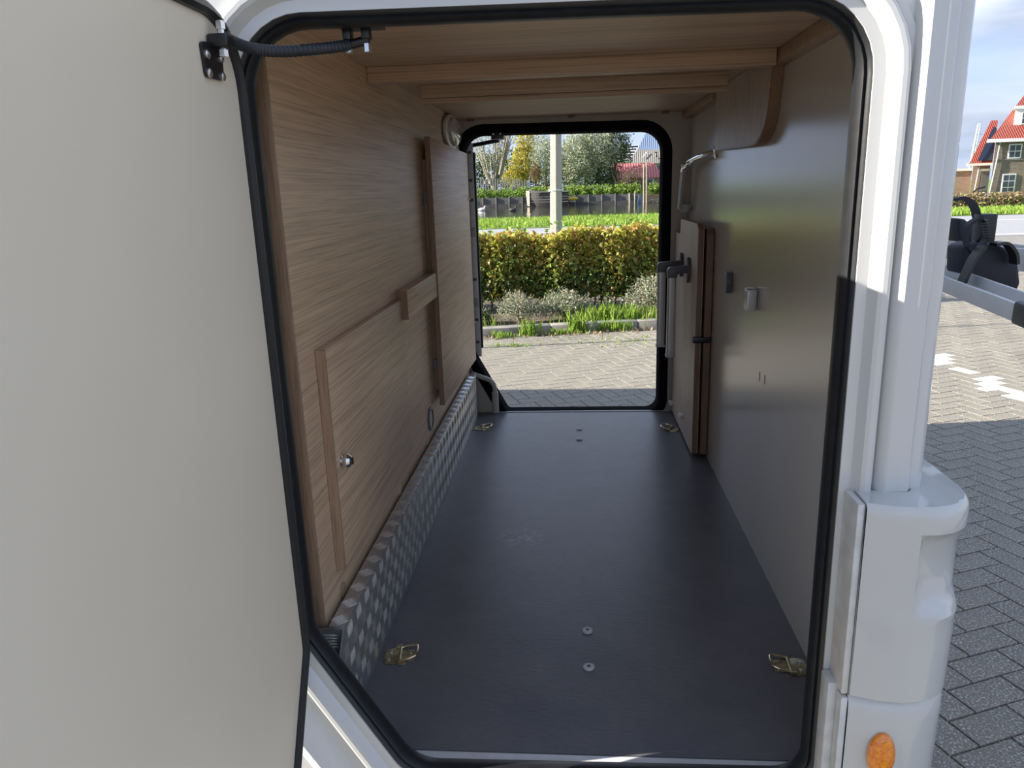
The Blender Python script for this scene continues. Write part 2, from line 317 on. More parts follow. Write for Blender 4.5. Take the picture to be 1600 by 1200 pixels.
def ring(loop, prof, fn):          # closed profile (offset, depth) swept round a loop; fn(u, v, depth) -> xyz
    b = B(); rows = [[fn(u, v, dp) for u, v in offset(loop, o)] for o, dp in prof]; n = len(loop); k = len(prof)
    b.add([p for r in rows for p in r], [(i*n+j, i*n+(j+1) % n, ((i+1) % k)*n+(j+1) % n, ((i+1) % k)*n+j) for i in range(k) for j in range(n)]); return b
def holed(outer, hole, y0, y1):    # slab with a hole, in the XZ plane
    import bmesh
    bm = bmesh.new(); lay = []
    for y in (y0, y1):
        es = []; vv = []
        for lp in (outer, hole):
            vs = [bm.verts.new((p[0], y, p[1])) for p in lp]; vv.append(vs); es += [bm.edges.new((vs[i], vs[(i+1) % len(vs)])) for i in range(len(vs))]
        bmesh.ops.triangle_fill(bm, edges=es, use_beauty=True); lay.append(vv)
    for k in range(2):
        a, c = lay[0][k], lay[1][k]; n = len(a)
        for i in range(n): bm.faces.new((a[i], a[(i+1) % n], c[(i+1) % n], c[i]))
    b = B(); bm.verts.index_update(); b.v = [tuple(v.co) for v in bm.verts]; b.f = [tuple(v.index for v in f.verts) for f in bm.faces]; bm.free(); return b
XZ = lambda u, v, d: (u, d, v)
# ================================================================== STRUCTURE: the motorhome and its garage
F0 = .5; ZC = 1.788; XR = .493; XL = -.48; YN = 1.08; YF = 3.34
hn = rounded([(-.452, 1.726, .085), (.378, 1.716, .085), (.378, .516, .045), (-.290, .509, .07), (-.452, .778, .05)])
hf = rounded([(-.462, 1.726, .085), (.374, 1.716, .085), (.374, .503, .05), (-.311, .503, .02), (-.462, .785, .03)])
wn = holed([(-5.6, .38), (.500, .38), (.500, 2.8), (-5.6, 2.8)], offset(hn, .016), YN, YN+.035).build('wall_near', 'body', smooth=False)
struct(wn, 'white outer skin of the motorhome around the garage hatch opening', 'wall')
ring(hn, [(.006, 1.125), (0, 1.112), (.001, 1.096), (.006, 1.088), (.010, 1.091), (.0125, 1.085), (.016, 1.083), (.0185, 1.087), (.022, 1.084), (.0255, 1.088), (.026, 1.10), (.020, 1.125)], XZ).build('rubber_seal', 'rubber', wn)
ring(hn, [(.026, 1.098), (.0262, 1.088), (.041, 1.0655), (.046, 1.0625), (.052, 1.0625), (.0565, 1.065), (.0595, 1.073), (.060, 1.085), (.05, 1.095)], XZ).build('raised_frame', 'body', wn, sharp=14)
ring(hn, [(.0615, 1.082), (.0615, 1.076), (.071, 1.0765), (.073, 1.082)], XZ).build('frame_flange', 'body', wn)
# corner column, outside right of the hatch
prof = [(.438, 1.082), (.4385, 1.078), (.4475, 1.0625), (.453, 1.060), (.458, 1.0625), (.470, 1.063), (.484, 1.063), (.488, 1.066), (.491, 1.074), (.503, 1.078), (.512, 1.084), (.519, 1.096), (.522, 1.12), (.522, 3.40), (.514, 3.40), (.514, 1.20), (.498, 1.116), (.46, 1.116)]
co = B().prism(prof, 'Z', .60, 2.8).build('wall_rear', 'body', bevel=0); struct(co, 'white ribbed corner column and rear wall right of the hatch', 'wall')
# sloped moulding below the chamfered hatch corner
def slope_bar(o0, o1, y, b):
    a, c = Vector((-.455, .772)), Vector((-.272, .476)); d = (c-a).normalized(); nrm = Vector((-abs(d.y), -abs(d.x))); nrm = Vector((d.y, -d.x)) if d.y < 0 else nrm
    s0, s1 = a+d*(-.02)+nrm*o0, c+nrm*o0; t0, t1 = a+d*.03+nrm*o1, c+nrm*o1; mid0, mid1 = (s0+t0)/2+d*.02, (s1+t1)/2
    b.add([(s0.x, 1.08, s0.y), (s1.x, 1.08, s1.y), (mid0.x, y, mid0.y), (mid1.x, y, mid1.y), (t0.x, 1.08, t0.y), (t1.x, 1.08, t1.y)], [(0, 1, 3, 2), (2, 3, 5, 4), (0, 2, 4), (1, 5, 3)]); return b
slope_bar(.078, .150, 1.052, B()).build('sloping_moulding', 'body', wn)
wf = holed([(-5.6, .38), (.512, .38), (.512, 2.8), (-5.6, 2.8)], offset(hf, .028), YF-.03, YF+.02).build('wall_far', 'cream_far', smooth=False)
struct(wf, 'cream inner skin of the far garage wall around the second opening', 'wall')
ring(hf, [(.0, YF+.035), (0, YF-.02), (.006, YF-.036), (.040, YF-.036), (.046, YF-.028), (.046, YF+.035)], XZ).build('rubber_seal', 'rubber_matt', wf)
struct(B().box(-5.6, .512, YF+.02, 3.40, 1.80, 2.8).box(-5.6, -.50, YF+.02, 3.40, .38, 1.80).build('wall_outer', 'body', smooth=False), 'white outer skin of the far side of the motorhome', 'wall')
struct(B().box(-5.6, .522, 1.081, 3.40, 2.8, 2.86).build('roof', 'body', smooth=False), 'white flat roof of the motorhome', 'roof')
struct(B().box(-5.64, -5.6, 1.08, 3.40, .38, 2.86).build('wall_front', 'body', smooth=False), 'white front end of the motorhome body', 'wall')
struct(B().box(-5.6, .50, 1.116, 3.31, .44, .462).build('underbody', 'black', smooth=False), 'dark underbody sheet below the garage floor', 'floor')
fl = B().box(-.60, .50, 1.150, 3.30, .465, F0).build('floor', 'floor', smooth=False); struct(fl, 'dark grey fibrous garage floor sheet with a pale scuff', 'floor')
sb_ = B().box(-.50, .51, 1.112, 1.149, .462, F0-.001).box(-.50, .51, 1.104, 1.116, .462, F0-.006).build('trim_1', 'sill', bevel=.002); struct(sb_, 'pale grey metal sill strip along the near edge of the floor', 'trim')
struct(B().box(-.36, .43, 3.301, 3.309, .49, F0+.003).build('trim_2', 'sill'), 'thin metal strip along the far edge of the floor', 'trim')
wr = B().box(XR, XR+.02, 1.118, 3.308, F0, ZC).build('wall_right', 'cream', smooth=False); struct(wr, 'glossy cream laminate garage wall with small dents', 'wall')
wl = B().box(XL-.032, XL, 1.236, 3.309, .690, ZC).build('wall_left', 'oak', smooth=False); struct(wl, 'light oak laminate garage wall with fine horizontal grain', 'wall')
for k in range(2): B().box(XL-.0315+k*.0095, XL-.0315+.0088+k*.0226, 1.231, 1.2355, .692, ZC-.002).build('edge_strip', 'oak_up', wl, bevel=.0008)
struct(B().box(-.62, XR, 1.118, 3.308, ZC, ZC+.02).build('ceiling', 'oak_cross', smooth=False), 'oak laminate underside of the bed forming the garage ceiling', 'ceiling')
struct(B().box(-.64, -.60, 1.118, 3.308, .44, ZC).build('wall_inner', 'black', smooth=False), 'dark partition behind the oak garage wall', 'wall')
# ceiling battens, side strips, bracket
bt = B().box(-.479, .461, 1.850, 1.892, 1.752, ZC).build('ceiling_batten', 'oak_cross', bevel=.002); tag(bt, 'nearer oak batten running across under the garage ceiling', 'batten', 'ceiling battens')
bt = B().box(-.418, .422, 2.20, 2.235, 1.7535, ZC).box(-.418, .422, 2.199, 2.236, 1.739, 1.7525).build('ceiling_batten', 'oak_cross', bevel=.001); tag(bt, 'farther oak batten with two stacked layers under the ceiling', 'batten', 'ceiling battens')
struct(B().box(.463, XR, 1.119, 1.905, 1.756, ZC-.001).build('trim_3', 'oak_up', bevel=.001), 'oak strip along the top of the cream wall, near half', 'trim')
struct(B().box(.455, XR, 2.62, 3.306, 1.760, ZC-.001).build('trim_4', 'oak_up', bevel=.001), 'oak strip along the top of the cream wall, far end', 'trim')
pb = [(2.60, ZC-.002), (2.60, 1.600)]+[(2.10, 1.588)]+[(2.06-.14*math.sin(a), 1.588+.10*(1-math.cos(a))) for a in [i*math.pi/2/8 for i in range(1, 9)]]+[(1.90, 1.765), (1.90, ZC-.002)]
br = thing('wall_bracket', 'hanging oak bracket board with a rounded lower corner on the cream wall', 'bracket', (.475, 2.3, 1.6))
B().prism(pb, 'X', .465, XR-.001).build('board', 'oak_edge', br)
B().prism([(y+.004 if y < 2.3 else y-.003, z+.003 if z < 1.7 else z) for y, z in pb], 'X', .4635, .4652).build('face_veneer', 'oak_pale', br)
for (x, y) in ((735, 187), (893, 181), (1040, 176)):
    p = at(x, y, 'Y', 3.27); 
    tag(B().box(p[0]-.014, p[0]+.014, 3.255, 3.285, ZC-.009, ZC).build('ceiling_clip', 'oak_edge', bevel=.002), {735: 'small brown clip under the ceiling near the lamp', 893: 'small brown clip under the ceiling above the lamppost view', 1040: 'small brown clip under the ceiling beside the cream wall'}[x], 'clip', 'small clips along the far ceiling edge')
# ------------------------------------------------------------------ near hatch door, open at a right angle
XD = -.450
def mir(u, v, d): return (d, u, v)      # loop in the YZ plane, depth along X
hd = rounded([(1.060, 1.735, .096), (.24, 1.735, .10), (.24, .49, .06), (.900, .49, .06), (1.060, .772, .05)])
dr = B().prism(offset(hd, -.004), 'X', XD-.030, XD).build('door_1', 'door', bevel=.0); struct(dr, 'open near hatch door seen from its cream inner side', 'door')
ring(hd, [(-.016, XD-.002), (-.015, XD+.006), (-.009, XD+.010), (-.002, XD+.008), (.004, XD+.002), (.007, XD-.010), (.006, XD-.024), (0, XD-.034), (-.01, XD-.034), (-.008, XD-.02)], mir).build('rubber_edge', 'rubber', dr)
B().prism(offset(hd, -.006), 'X', XD-.036, XD-.0302).build('outer_skin', 'body', dr)
# hinge rubber strip between door and wall
hg = B().box(-.477, -.4545, 1.056, 1.084, .80, 1.655).build('hinge_strip', 'rubber', dr, bevel=.004)
# stay: bracket on the door, sleeved arm, bracket under the lintel
st = thing('door_stay', 'black sleeved stay arm joining the near hatch door to the lintel', 'door stay', (-.45, 1.05, 1.68))
p0 = (XD+.011, 1.068, 1.697)
def yz(x, y): return at(x, y, 'X', XD+.003)
bp = [yz(x, y) for x, y in ((313, 64), (344, 68), (349, 127), (322, 120))]
pl_ = B().prism(rounded([(q[1], q[2], .006) for q in bp], 4), 'X', XD+.0005, XD+.0045).build('door_plate', 'black', st)
for x, y in ((321, 85), (343, 92), (325, 114), (346, 120)):
    q = yz(x, y); B().lathe([(.0055, 0), (.0055, .002), (.003, .0035), (.0005, .0038)], (XD+.0045, q[1], q[2]), 'X', 14).build('screw', 'bolt', pl_)
hp = at(347, 62, 'X', XD+.016)
B().box(XD+.001, hp[0]+.012, hp[1]-.012, hp[1]+.012, hp[2]-.010, hp[2]+.006).build('knuckle', 'black', st, bevel=.003)
B().lathe([(.0060, -.020), (.0060, -.012), (.0038, -.012), (.0038, .012), (.0060, .012), (.0060, .021), (.004, .022)], tuple(hp), 'Z', 6).build('pivot_bolt', 'bolt', st)
q1 = np.array([-.318, 1.128, 1.699]); arm = []
for i, (x, y, d) in enumerate(((350, 57, 0), (366, 66, .12), (388, 74, .28), (415, 79, .42), (450, 80, .58), (490, 77, .76), (520, 74, .88), (545, 70, 1))):
    yy = hp[1]+(q1[1]-hp[1])*d+.0; arm.append(at(x, y, 'Y', yy))
def dense(P, n):
    P = np.array(P); T = np.linspace(0, len(P)-1, n); out = []
    for t_ in T:
        i = min(int(t_), len(P)-2); f = t_-i; p = [P[max(0, min(len(P)-1, i+k))] for k in (-1, 0, 1, 2)]
        out.append(.5*((2*p[1])+(-p[0]+p[2])*f+(2*p[0]-5*p[1]+4*p[2]-p[3])*f*f+(-p[0]+3*p[1]-3*p[2]+p[3])*f**3))
    return out
ap = dense(arm, 150); B().tube(ap, [.0074+(.0005 if (i//2) % 2 and i > 50 else 0) for i in range(150)], 12).build('sleeved_arm', 'rubber_soft', st)
lb = B().box(-.326, -.265, 1.118, 1.150, 1.7265, 1.7315).box(-.322, -.310, 1.122, 1.140, 1.712, 1.728).box(-.295, -.283, 1.122, 1.140, 1.712, 1.728).build('lintel_plate', 'black', st, bevel=.0015)
for x in (-.316, -.289): B().lathe([(.006, 0), (.006, .011), (.004, .0125)], (x, 1.131, 1.6955), 'Z', 6).build('bolt', 'bolt', lb)
B().tube([at(540, 72, 'Y', 1.131), (-.286, 1.131, 1.712)], .0065, 10).build('arm_fork', 'black', st)
# ------------------------------------------------------------------ far hatch door, swung wide open
ang = math.radians(112)
d2 = B().prism(offset(rounded([(0, 1.73, .09), (.85, 1.73, .09), (.85, .50, .05), (.13, .50, .05), (0, .745, .04)]), -.003), 'X', -.022, 0).build('door_2', 'door')
# place in world: local Y runs outwards
d2.location = (-.466, 3.405, 0); d2.rotation_euler = (0, 0, math.radians(24)); struct(d2, 'second hatch door on the far side swung wide open', 'door')
e2 = B().add([], []); 
e2 = B().prism([(-.430, 3.378), (-.423, 3.382), (-.423, 3.402), (-.430, 3.41)], 'Z', .79, 1.66).build('trim_5', 'rubber'); struct(e2, 'black gasket line along the hinge edge of the far door', 'trim')
e3 = B().prism([(-.4635, 3.376), (-.446, 3.3755), (-.431, 3.378), (-.431, 3.40), (-.4635, 3.40)], 'Z', .75, 1.70).build('trim_6', 'sill'); struct(e3, 'pale metal hinge profile beside the far opening', 'trim')
for y in (238, 282, 313, 367, 437, 500, 535):
    p = at(733, y, 'Y', 3.37); B().box(-.454, -.438, 3.3735, 3.3765, p[2]-.006, p[2]+.006).build('hinge_screw', 'grey_dark', e3)
for y in (360, 470): 
    p = at(733, y, 'Y', 3.37); B().box(-.458, -.433, 3.3725, 3.377, p[2]-.03, p[2]+.012).build('hinge_leaf', 'grey_cap', e3, bevel=.001)
s2 = thing('door_stay', 'slim black stay arm at the top of the far opening', 'door stay', (-.40, 3.36, 1.68))
B().tube([at(733, 228, 'Y', 3.40), at(755, 224, 'Y', 3.37), at(780, 219, 'Y', 3.35)], .009, 8).build('arm', 'black', s2)
q = at(778, 216, 'Y', 3.33); B().box(q[0]-.025, q[0]+.028, 3.285, 3.345, q[2]-.006, q[2]+.022).build('bracket', 'black', s2, bevel=.002)
for dx in (-.015, .015): B().lathe([(.004, 0), (.004, .003)], (q[0]+dx, 3.2835, q[2]+.014), 'Y', 8).build('screw', 'bolt', s2)
for x, y in ((726, 311), (738, 503)):
    p = at(x, y, 'Y', 3.27); lt = thing('hatch_catch', {311: 'small metal catch bolt on the oak wall edge, upper one', 503: 'small metal catch bolt on the oak wall edge, lower one'}[y], 'catch', (p[0], 3.27, p[2]), 'catch bolts by the far opening')
    B().box(XL, XL+.012, 3.245, 3.275, p[2]-.016, p[2]+.016).build('plate', 'grey_dark', lt, bevel=.002); B().tube([(XL+.012, 3.26, p[2]), (XL+.045, 3.262, p[2])], .006, 10).build('pin', 'steel', lt)
# ------------------------------------------------------------------ oak hatch, strip, tall panel on the left wall
X1 = XL+.018
hc = thing('access_hatch', 'large oak access hatch with a twist knob on the oak wall', 'hatch', (XL, 1.32, .75))
hl = [(1.325, 1.222), (1.325, .775), (1.978, .775), (1.978, 1.222)]
B().prism(hl, 'X', XL+.0005, X1).build('panel', 'oak_panel', hc, bevel=.0012)
B().box(X1-.003, X1+.0012, 1.3195, 1.3245, .772, 1.2225).box(XL+.001, X1, 1.319, 1.3245, .772, 1.2225).build('edge_band', 'oak_up', hc)
kn = B().lathe([(.011, 0), (.011, .002), (.006, .003), (.006, .010), (.013, .011), (.014, .015), (.010, .021), (.003, .023)], (X1, 1.355, .992), 'X', 20).build('knob', 'steel', hc)
B().box(X1+.022, X1+.026, 1.3535, 1.3565, .985, .999).build('slot', 'black', kn)
sp_ = B().box(XL+.0005, X1+.013, 1.985, 2.435, 1.165, 1.243).build('cover_strip', 'oak_panel', bevel=.001); tag(sp_, 'short oak strip overlapping the top edge of the access hatch', 'strip')
B().box(XL+.0005, X1+.0135, 1.9815, 1.9850, 1.1648, 1.2434).build('edge_band', 'oak_edge', sp_)
tl = thing('tall_panel', 'tall narrow oak cover panel standing off the wall by the far opening', 'panel', (XL, 2.45, .75))
B().prism([(2.440, 1.672), (3.20, 1.632), (3.295, 1.625), (3.295, .70), (3.0, .70), (2.440, .775)][:0] or [(2.440, 1.668), (3.295, 1.652), (3.295, .755), (2.440, .790)], 'X', XL+.018, XL+.034).build('panel', 'oak_panel', tl, bevel=.001)
B().box(XL+.0175, XL+.0345, 2.4365, 2.4400, .789, 1.6685).build('edge_band', 'oak_edge', tl)
B().box(XL+.001, XL+.018, 2.452, 2.475, .84, 1.60).build('spacer', 'oak_edge', tl)
for zz in (1.48, .93): B().box(XL+.002, XL+.017, 2.441, 2.452, zz-.018, zz+.018).build('hinge', 'grey_dark', tl)
lm = thing('wall_lamp', 'oval lamp with a clear lens high on the oak wall', 'lamp', (XL, 3.035, 1.725))
B().lathe([(.075, 0), (.080, .004), (.080, .014), (.074, .018)], (XL, 3.035, 1.722), 'X', 32, 1.9, .82).build('base', 'white_plastic', lm)
B().lathe([(.066, .016), (.062, .030), (.045, .040), (.015, .043)], (XL, 3.035, 1.722), 'X', 32, 1.9, .82).build('lens', 'lens', lm)
vt = thing('round_vent', 'round grey vent ring low on the oak wall', 'vent', (XL, 2.341, .768))
B().lathe([(.040, 0), (.040, .004), (.034, .006), (.031, .004), (.031, .001)], (XL, 2.341, .770), 'X', 28).build('rim', 'grey_dark', vt); B().lathe([(.030, 0), (.030, .0025)], (XL, 2.341, .770), 'X', 24).build('disc', 'conduit', vt)
for (x, y), lb_ in zip(((535, 922), (625, 768), (668, 691), (727, 603)), ('oak coloured screw cap low on the oak wall below the access hatch corner', 'oak coloured screw cap midway along the bottom of the oak wall', 'oak coloured screw cap just below the round vent', 'oak coloured screw cap under the tall panel near the far end')):
    p = at(x, y, 'X', XL); tag(B().lathe([(.017, 0), (.017, .0015), (.014, .003), (.004, .0035)], (XL, p[1], max(p[2], .708)), 'X', 20).build('screw_cap', M['oak_panel'] if x > 600 else M['oak_up']), lb_, 'screw cap', 'screw caps along the bottom of the oak wall')
# ------------------------------------------------------------------ tread plate box along the left
ab = thing('tread_plate_cover', 'silver five-bar tread plate cover folded along the floor', 'cover', (-.46, 1.2, .5))
XA = -.440; ZA = .708
B().prism([(XA, F0), (XA, ZA), (-.4715, ZA), (-.4715, F0)], 'Y', 1.222, 3.22).build('sheet', 'alu', ab, bevel=.0015)
B().box(-.56, XA-.0005, 1.219, 1.2215, F0, ZA-.004).build('end_plate', 'alu', ab)
B().prism([(1.2219, ZA-.001), (1.2219, F0), (1.119, F0), (1.119, .585)], 'X', XA-.003, XA).build('end_flange', 'alu', ab)
V = []; Fq = []
def bar(c, a, n, w, ln=.0165, wd=.0021, h=.0016):  # lens-shaped raised bar: long axis a, width axis w, normal n
    global V, Fq
    k = len(V); c = np.array(c); a = np.array(a); n = np.array(n); w = np.array(w)
    V += [c-a*ln, c-a*ln*.5+w*wd, c+a*ln*.5+w*wd, c+a*ln, c+a*ln*.5-w*wd, c-a*ln*.5-w*wd, c-a*ln*.4+n*h, c+a*ln*.4+n*h]
    Fq += [(k, k+1, k+6), (k+1, k+2, k+7), (k+1, k+7, k+6), (k+2, k+3, k+7), (k+3, k+4, k+7), (k+4, k+5, k+6), (k+4, k+6, k+7), (k+5, k, k+6)]
def quint(c, a, w, n, h=.0016):
    for j in range(-2, 3): bar(np.array(c)+np.array(w)*j*.0062, a, n, w, h=h)
P = .0612
for i in range(-2, 34):
    for j in range(4):
        for dia in (1, 0):
            y = 1.253+P*i+(0 if dia else P/2); z = .684-P*j-(0 if dia else P/2)
            if z < F0+.012 or y > 3.2: continue
            if y < 1.222+.012 and z > .585+(y-1.119)*1.2-.02: continue
            quint((XA, y, z), (0, 0, 1) if dia else (0, 1, 0), (0, 1, 0) if dia else (0, 0, 1), (1, 0, 0), .0018 if dia else .0006)
for i in range(32):
    quint((XA-.0130, 1.245+P*i, ZA), (.7071, .7071, 0), (-.7071, .7071, 0), (0, 0, 1))
for i in range(2):
    for j in range(3): quint((XA-.03-.05*i-.02*(j % 2), 1.2188, ZA-.03-.05*j), (0, 0, 1) if (i+j) % 2 else (1, 0, 0), (1, 0, 0) if (i+j) % 2 else (0, 0, 1), (0, -1, 0))
numesh('raised_bars', V, Fq, 'alu_bar', ab, kind='stuff')
# ------------------------------------------------------------------ floor fittings
def tiedown(loc, rz, label):
    t_ = thing('lashing_ring', label, 'lashing ring', loc, 'hinged lashing rings on the garage floor'); t_.rotation_euler = (0, 0, rz)
    def bl(b, n, m, par=None, **k):
        o = b.build(n, m, None, **k); o.parent = par or t_; return o
    pp = rounded([(-.038, -.027, .012), (-.012, -.030, .002), (0, -.024, .002), (0, .024, .002), (-.012, .032, .002), (-.038, .022, .012)], 4)
    pt = bl(B().prism(pp, 'Z', 0, .0035), 'plate', 'zinc', bevel=.0006)
    bl(B().box(.0, .030, -.020, .020, 0, .002), 'base_tongue', 'zinc'); bl(B().tube([(-.001, -.026, .006), (-.001, .026, .006)], .0042, 10), 'hinge_barrel', 'zinc')
    W_ = [(0, -.024, .007), (.012, -.025, .009), (.028, -.022, .013), (.036, -.016, .015), (.038, 0, .0155), (.036, .016, .015), (.028, .022, .013), (.012, .025, .009), (0, .024, .007)]
    bl(B().tube(dense(W_, 40), .0028, 8), 'ring', 'zinc_bright')
    bl(B().box(-.012, .002, .026, .033, .002, .010), 'upper_tab', 'zinc', bevel=.001); bl(B().box(-.006, .012, -.034, -.026, 0, .004), 'lower_tab', 'zinc', bevel=.001)
    for q in ((-.026, -.013), (-.022, .015), (.022, 0.012)): bl(B().lathe([(.0045, 0), (.0045, .0018), (.002, .0022)], (q[0], q[1], .0035 if q[0] < 0 else .002), 'Z', 12), 'screw', 'bolt')
    return t_
tiedown((-.392, 1.430, F0), math.radians(8), 'brassy hinged lashing ring beside the tread plate at the near end')
tiedown((.446, 1.420, F0), math.radians(176), 'brassy hinged lashing ring against the cream wall at the near end')
tiedown((-.398, 3.065, F0), math.radians(4), 'brassy hinged lashing ring by the tread plate at the far end')
t4 = tiedown((.400, 3.035, F0), math.radians(150), 'brassy lashing ring tipped up beside the oak table boards')
for (x, y), lb_ in zip(((905, 671), (905, 687), (918, 986), (920, 1043)), ('round grey floor plug, farthest of the four in the middle line', 'round grey floor plug, second from the far opening', 'round grey floor plug, second from the near sill', 'round grey floor plug, closest to the near sill')):
    p = at(x, y, 'Z', F0); fp = thing('floor_plug', lb_, 'floor plug', (p[0], p[1], F0), 'grey floor plugs'); B().lathe([(.0125, 0), (.0125, .003), (.0105, .0045), (.004, .0042)], (p[0], p[1], F0), 'Z', 24).build('cap', 'grey_cap', fp)
    B().lathe([(.0045, .0042), (.0045, .0050), (.003, .0052)], (p[0], p[1], F0), 'Z', 6).build('screw_head', 'grey_dark', fp)
# ------------------------------------------------------------------ things on the right wall
def sideboard(x0, x1, y0, y1, z1, notch, label, mats):
    o = thing('table_board', label, 'table board', (x0, y0, F0), 'oak table boards stored upright')
    lp = rounded([(y0, F0+.012, .006), (y0, z1, .03)]+([(y1-.15, z1, .02), (y1-.14, z1-.06, .015), (y1, z1-.06, .01)] if notch else [(y1, z1, .03)])+[(y1, F0+.012, .006)], 5)
    B().prism(lp, 'X', x0+.0022, x1-.0022).build('core', 'oak_edge', o)
    B().prism(lp, 'X', x0, x0+.002).build('veneer', mats, o); B().prism(lp, 'X', x1-.002, x1).build('veneer', mats, o); return o
sideboard(.436, .458, 2.700, 3.285, 1.362, True, 'front oak table board with notched top corner, carrying the folded legs', 'oak_pale')
sideboard(.466, .489, 2.690, 3.28, 1.345, False, 'rear oak table board leaning flat on the cream wall', 'oak_edge')
ct = B().box(.427, .492, 2.686, 2.710, .940, .962).build('board_clip', 'black', bevel=.003); tag(ct, 'black clip holding the edges of the upright table boards', 'clip')
def leg(x, y, zt, label, dy=0):
    o = thing('folding_support', label, 'table support', (x, y, .9), 'folded grey supports on the table board')
    B().prism(rounded([(x-.016, y-.013, .008), (x+.016, y-.013, .008), (x+.016, y+.013, .008), (x-.016, y+.013, .008)], 4), 'Z', zt-.335, zt-.035).build('tube', 'grey', o)
    B().box(x-.018, x+.018, y-.015, y+.015, zt-.345, zt-.335).build('foot', 'grey_cap', o, bevel=.003)
    B().prism([(x-.018, zt-.04), (x-.018, zt-.008), (x-.010, zt), (.425, zt+.006), (.425, zt-.022), (x+.020, zt-.026), (x+.018, zt-.04)], 'Y', y-.014, y+.014).build('elbow', 'grey_dark', o, bevel=.003)
    B().lathe([(.048, -.012), (.048, -.004), (.044, 0)], (.436, y, zt-.012), 'X', 24, .45, 1).build('mount', 'grey_dark', o); return o
la = at(1034, 412, 'Y', 3.05); leg(la[0], 3.05, la[2]+.006, 'folded grey table support farther from the hatch, beside the far opening')
la = at(1050, 420, 'Y', 2.86); leg(la[0], 2.86, la[2]+.006, 'folded grey table support nearer the hatch, in front of its twin')
for (x, y), lb_ in zip(((1049, 629), (1064, 650)), ('small white clip on the table board foot, farther one', 'small white clip on the table board foot above the lashing ring')):
    p = at(x, y, 'X', .43); tag(B().box(.420, .4365, p[1]-.02, p[1]+.02, p[2]-.009, p[2]+.009).build('board_clip', 'white_plastic', bevel=.003), lb_, 'clip', 'white clips at the table board foot')
def catch(xy, lab, s):
    p = at(*xy, 'X', XR-.015); y, z = p[1], p[2]; o = thing('turn_catch', lab, 'catch', (XR, y, z), 'grey turn catches on the cream wall')
    if s: B().prism([(y-.020, z+.033), (y+.018, z+.033), (y+.006, z), (y+.020, z-.033), (y-.016, z-.033), (y-.030, z)], 'X', XR-.020, XR-.002).build('wing', 'grey_dark', o, bevel=.002)
    else: B().prism([(y-.022, z+.028), (y+.020, z+.030), (y+.024, z-.028), (y-.020, z-.032)], 'X', XR-.030, XR-.003).build('wing', 'grey', o, bevel=.004)
    B().box(XR-.003, XR, y-.014, y+.014, z-.022, z+.022).build('base', 'grey_dark', o)
catch((1135, 441), 'dark grey kinked turn catch on the cream wall, farther one', 1); catch((1173, 467), 'pale grey square turn catch on the cream wall, nearer one', 0)
rd = thing('chrome_rail', 'chrome swivel rail with round flange high on the cream wall', 'rail', (XR, 2.75, 1.6))
B().lathe([(.004, -.012), (.019, -.009), (.026, -.003), (.027, 0)], (XR, 2.72, 1.603), 'X', 24).build('flange', 'steel', rd)
B().tube([(XR-.005, 2.72, 1.603), (.468, 2.74, 1.598), (.452, 2.80, 1.592), (.448, 3.07, 1.582), (.446, 3.12, 1.572)], .009, 12).build('arm', 'steel', rd)
B().tube([(.447, 2.98, 1.575), (.447, 3.13, 1.566), (.444, 3.16, 1.55)], .012, 12).build('elbow', 'steel', rd)
for dy in (0, .038): B().tube([(.444, 3.13+dy, 1.575), (.440, 3.20+dy, 1.400)], .0075, 10).build('drop_bar', 'grey', rd)
p = at(1069, 325, 'Y', 3.22); B().lathe([(.017, -.012), (.019, 0), (.017, .014), (.006, .018)], tuple(p), 'Y', 20).build('end_knob', 'grey_cap', rd); B().box(p[0]-.004, XR-.001, p[1]+.005, p[1]+.02, p[2]-.012, p[2]+.014).build('end_bracket', 'grey', rd, bevel=.003)
for (x, y) in ((1187, 588), (1195, 593)):
    p = at(x, y, 'X', XR); B().box(XR-.0006, XR, p[1]-.004, p[1]+.004, p[2]-.012, p[2]+.012).build('dent_mark', 'oak_edge', wr)
cp = thing('cable_conduit', 'cream cable conduit bending down the far wall to the floor', 'conduit', (-.40, 3.29, .5))
B().tube(dense([(-.470, 3.292, .690), (-.425, 3.292, .672), (-.385, 3.292, .655), (-.368, 3.292, .630), (-.366, 3.292, .590)], 24), .011, 10).build('bent_pipe', 'conduit', cp); B().tube([(-.366, 3.292, .60), (-.364, 3.292, .502)], .015, 12).build('sleeve', 'conduit', cp)
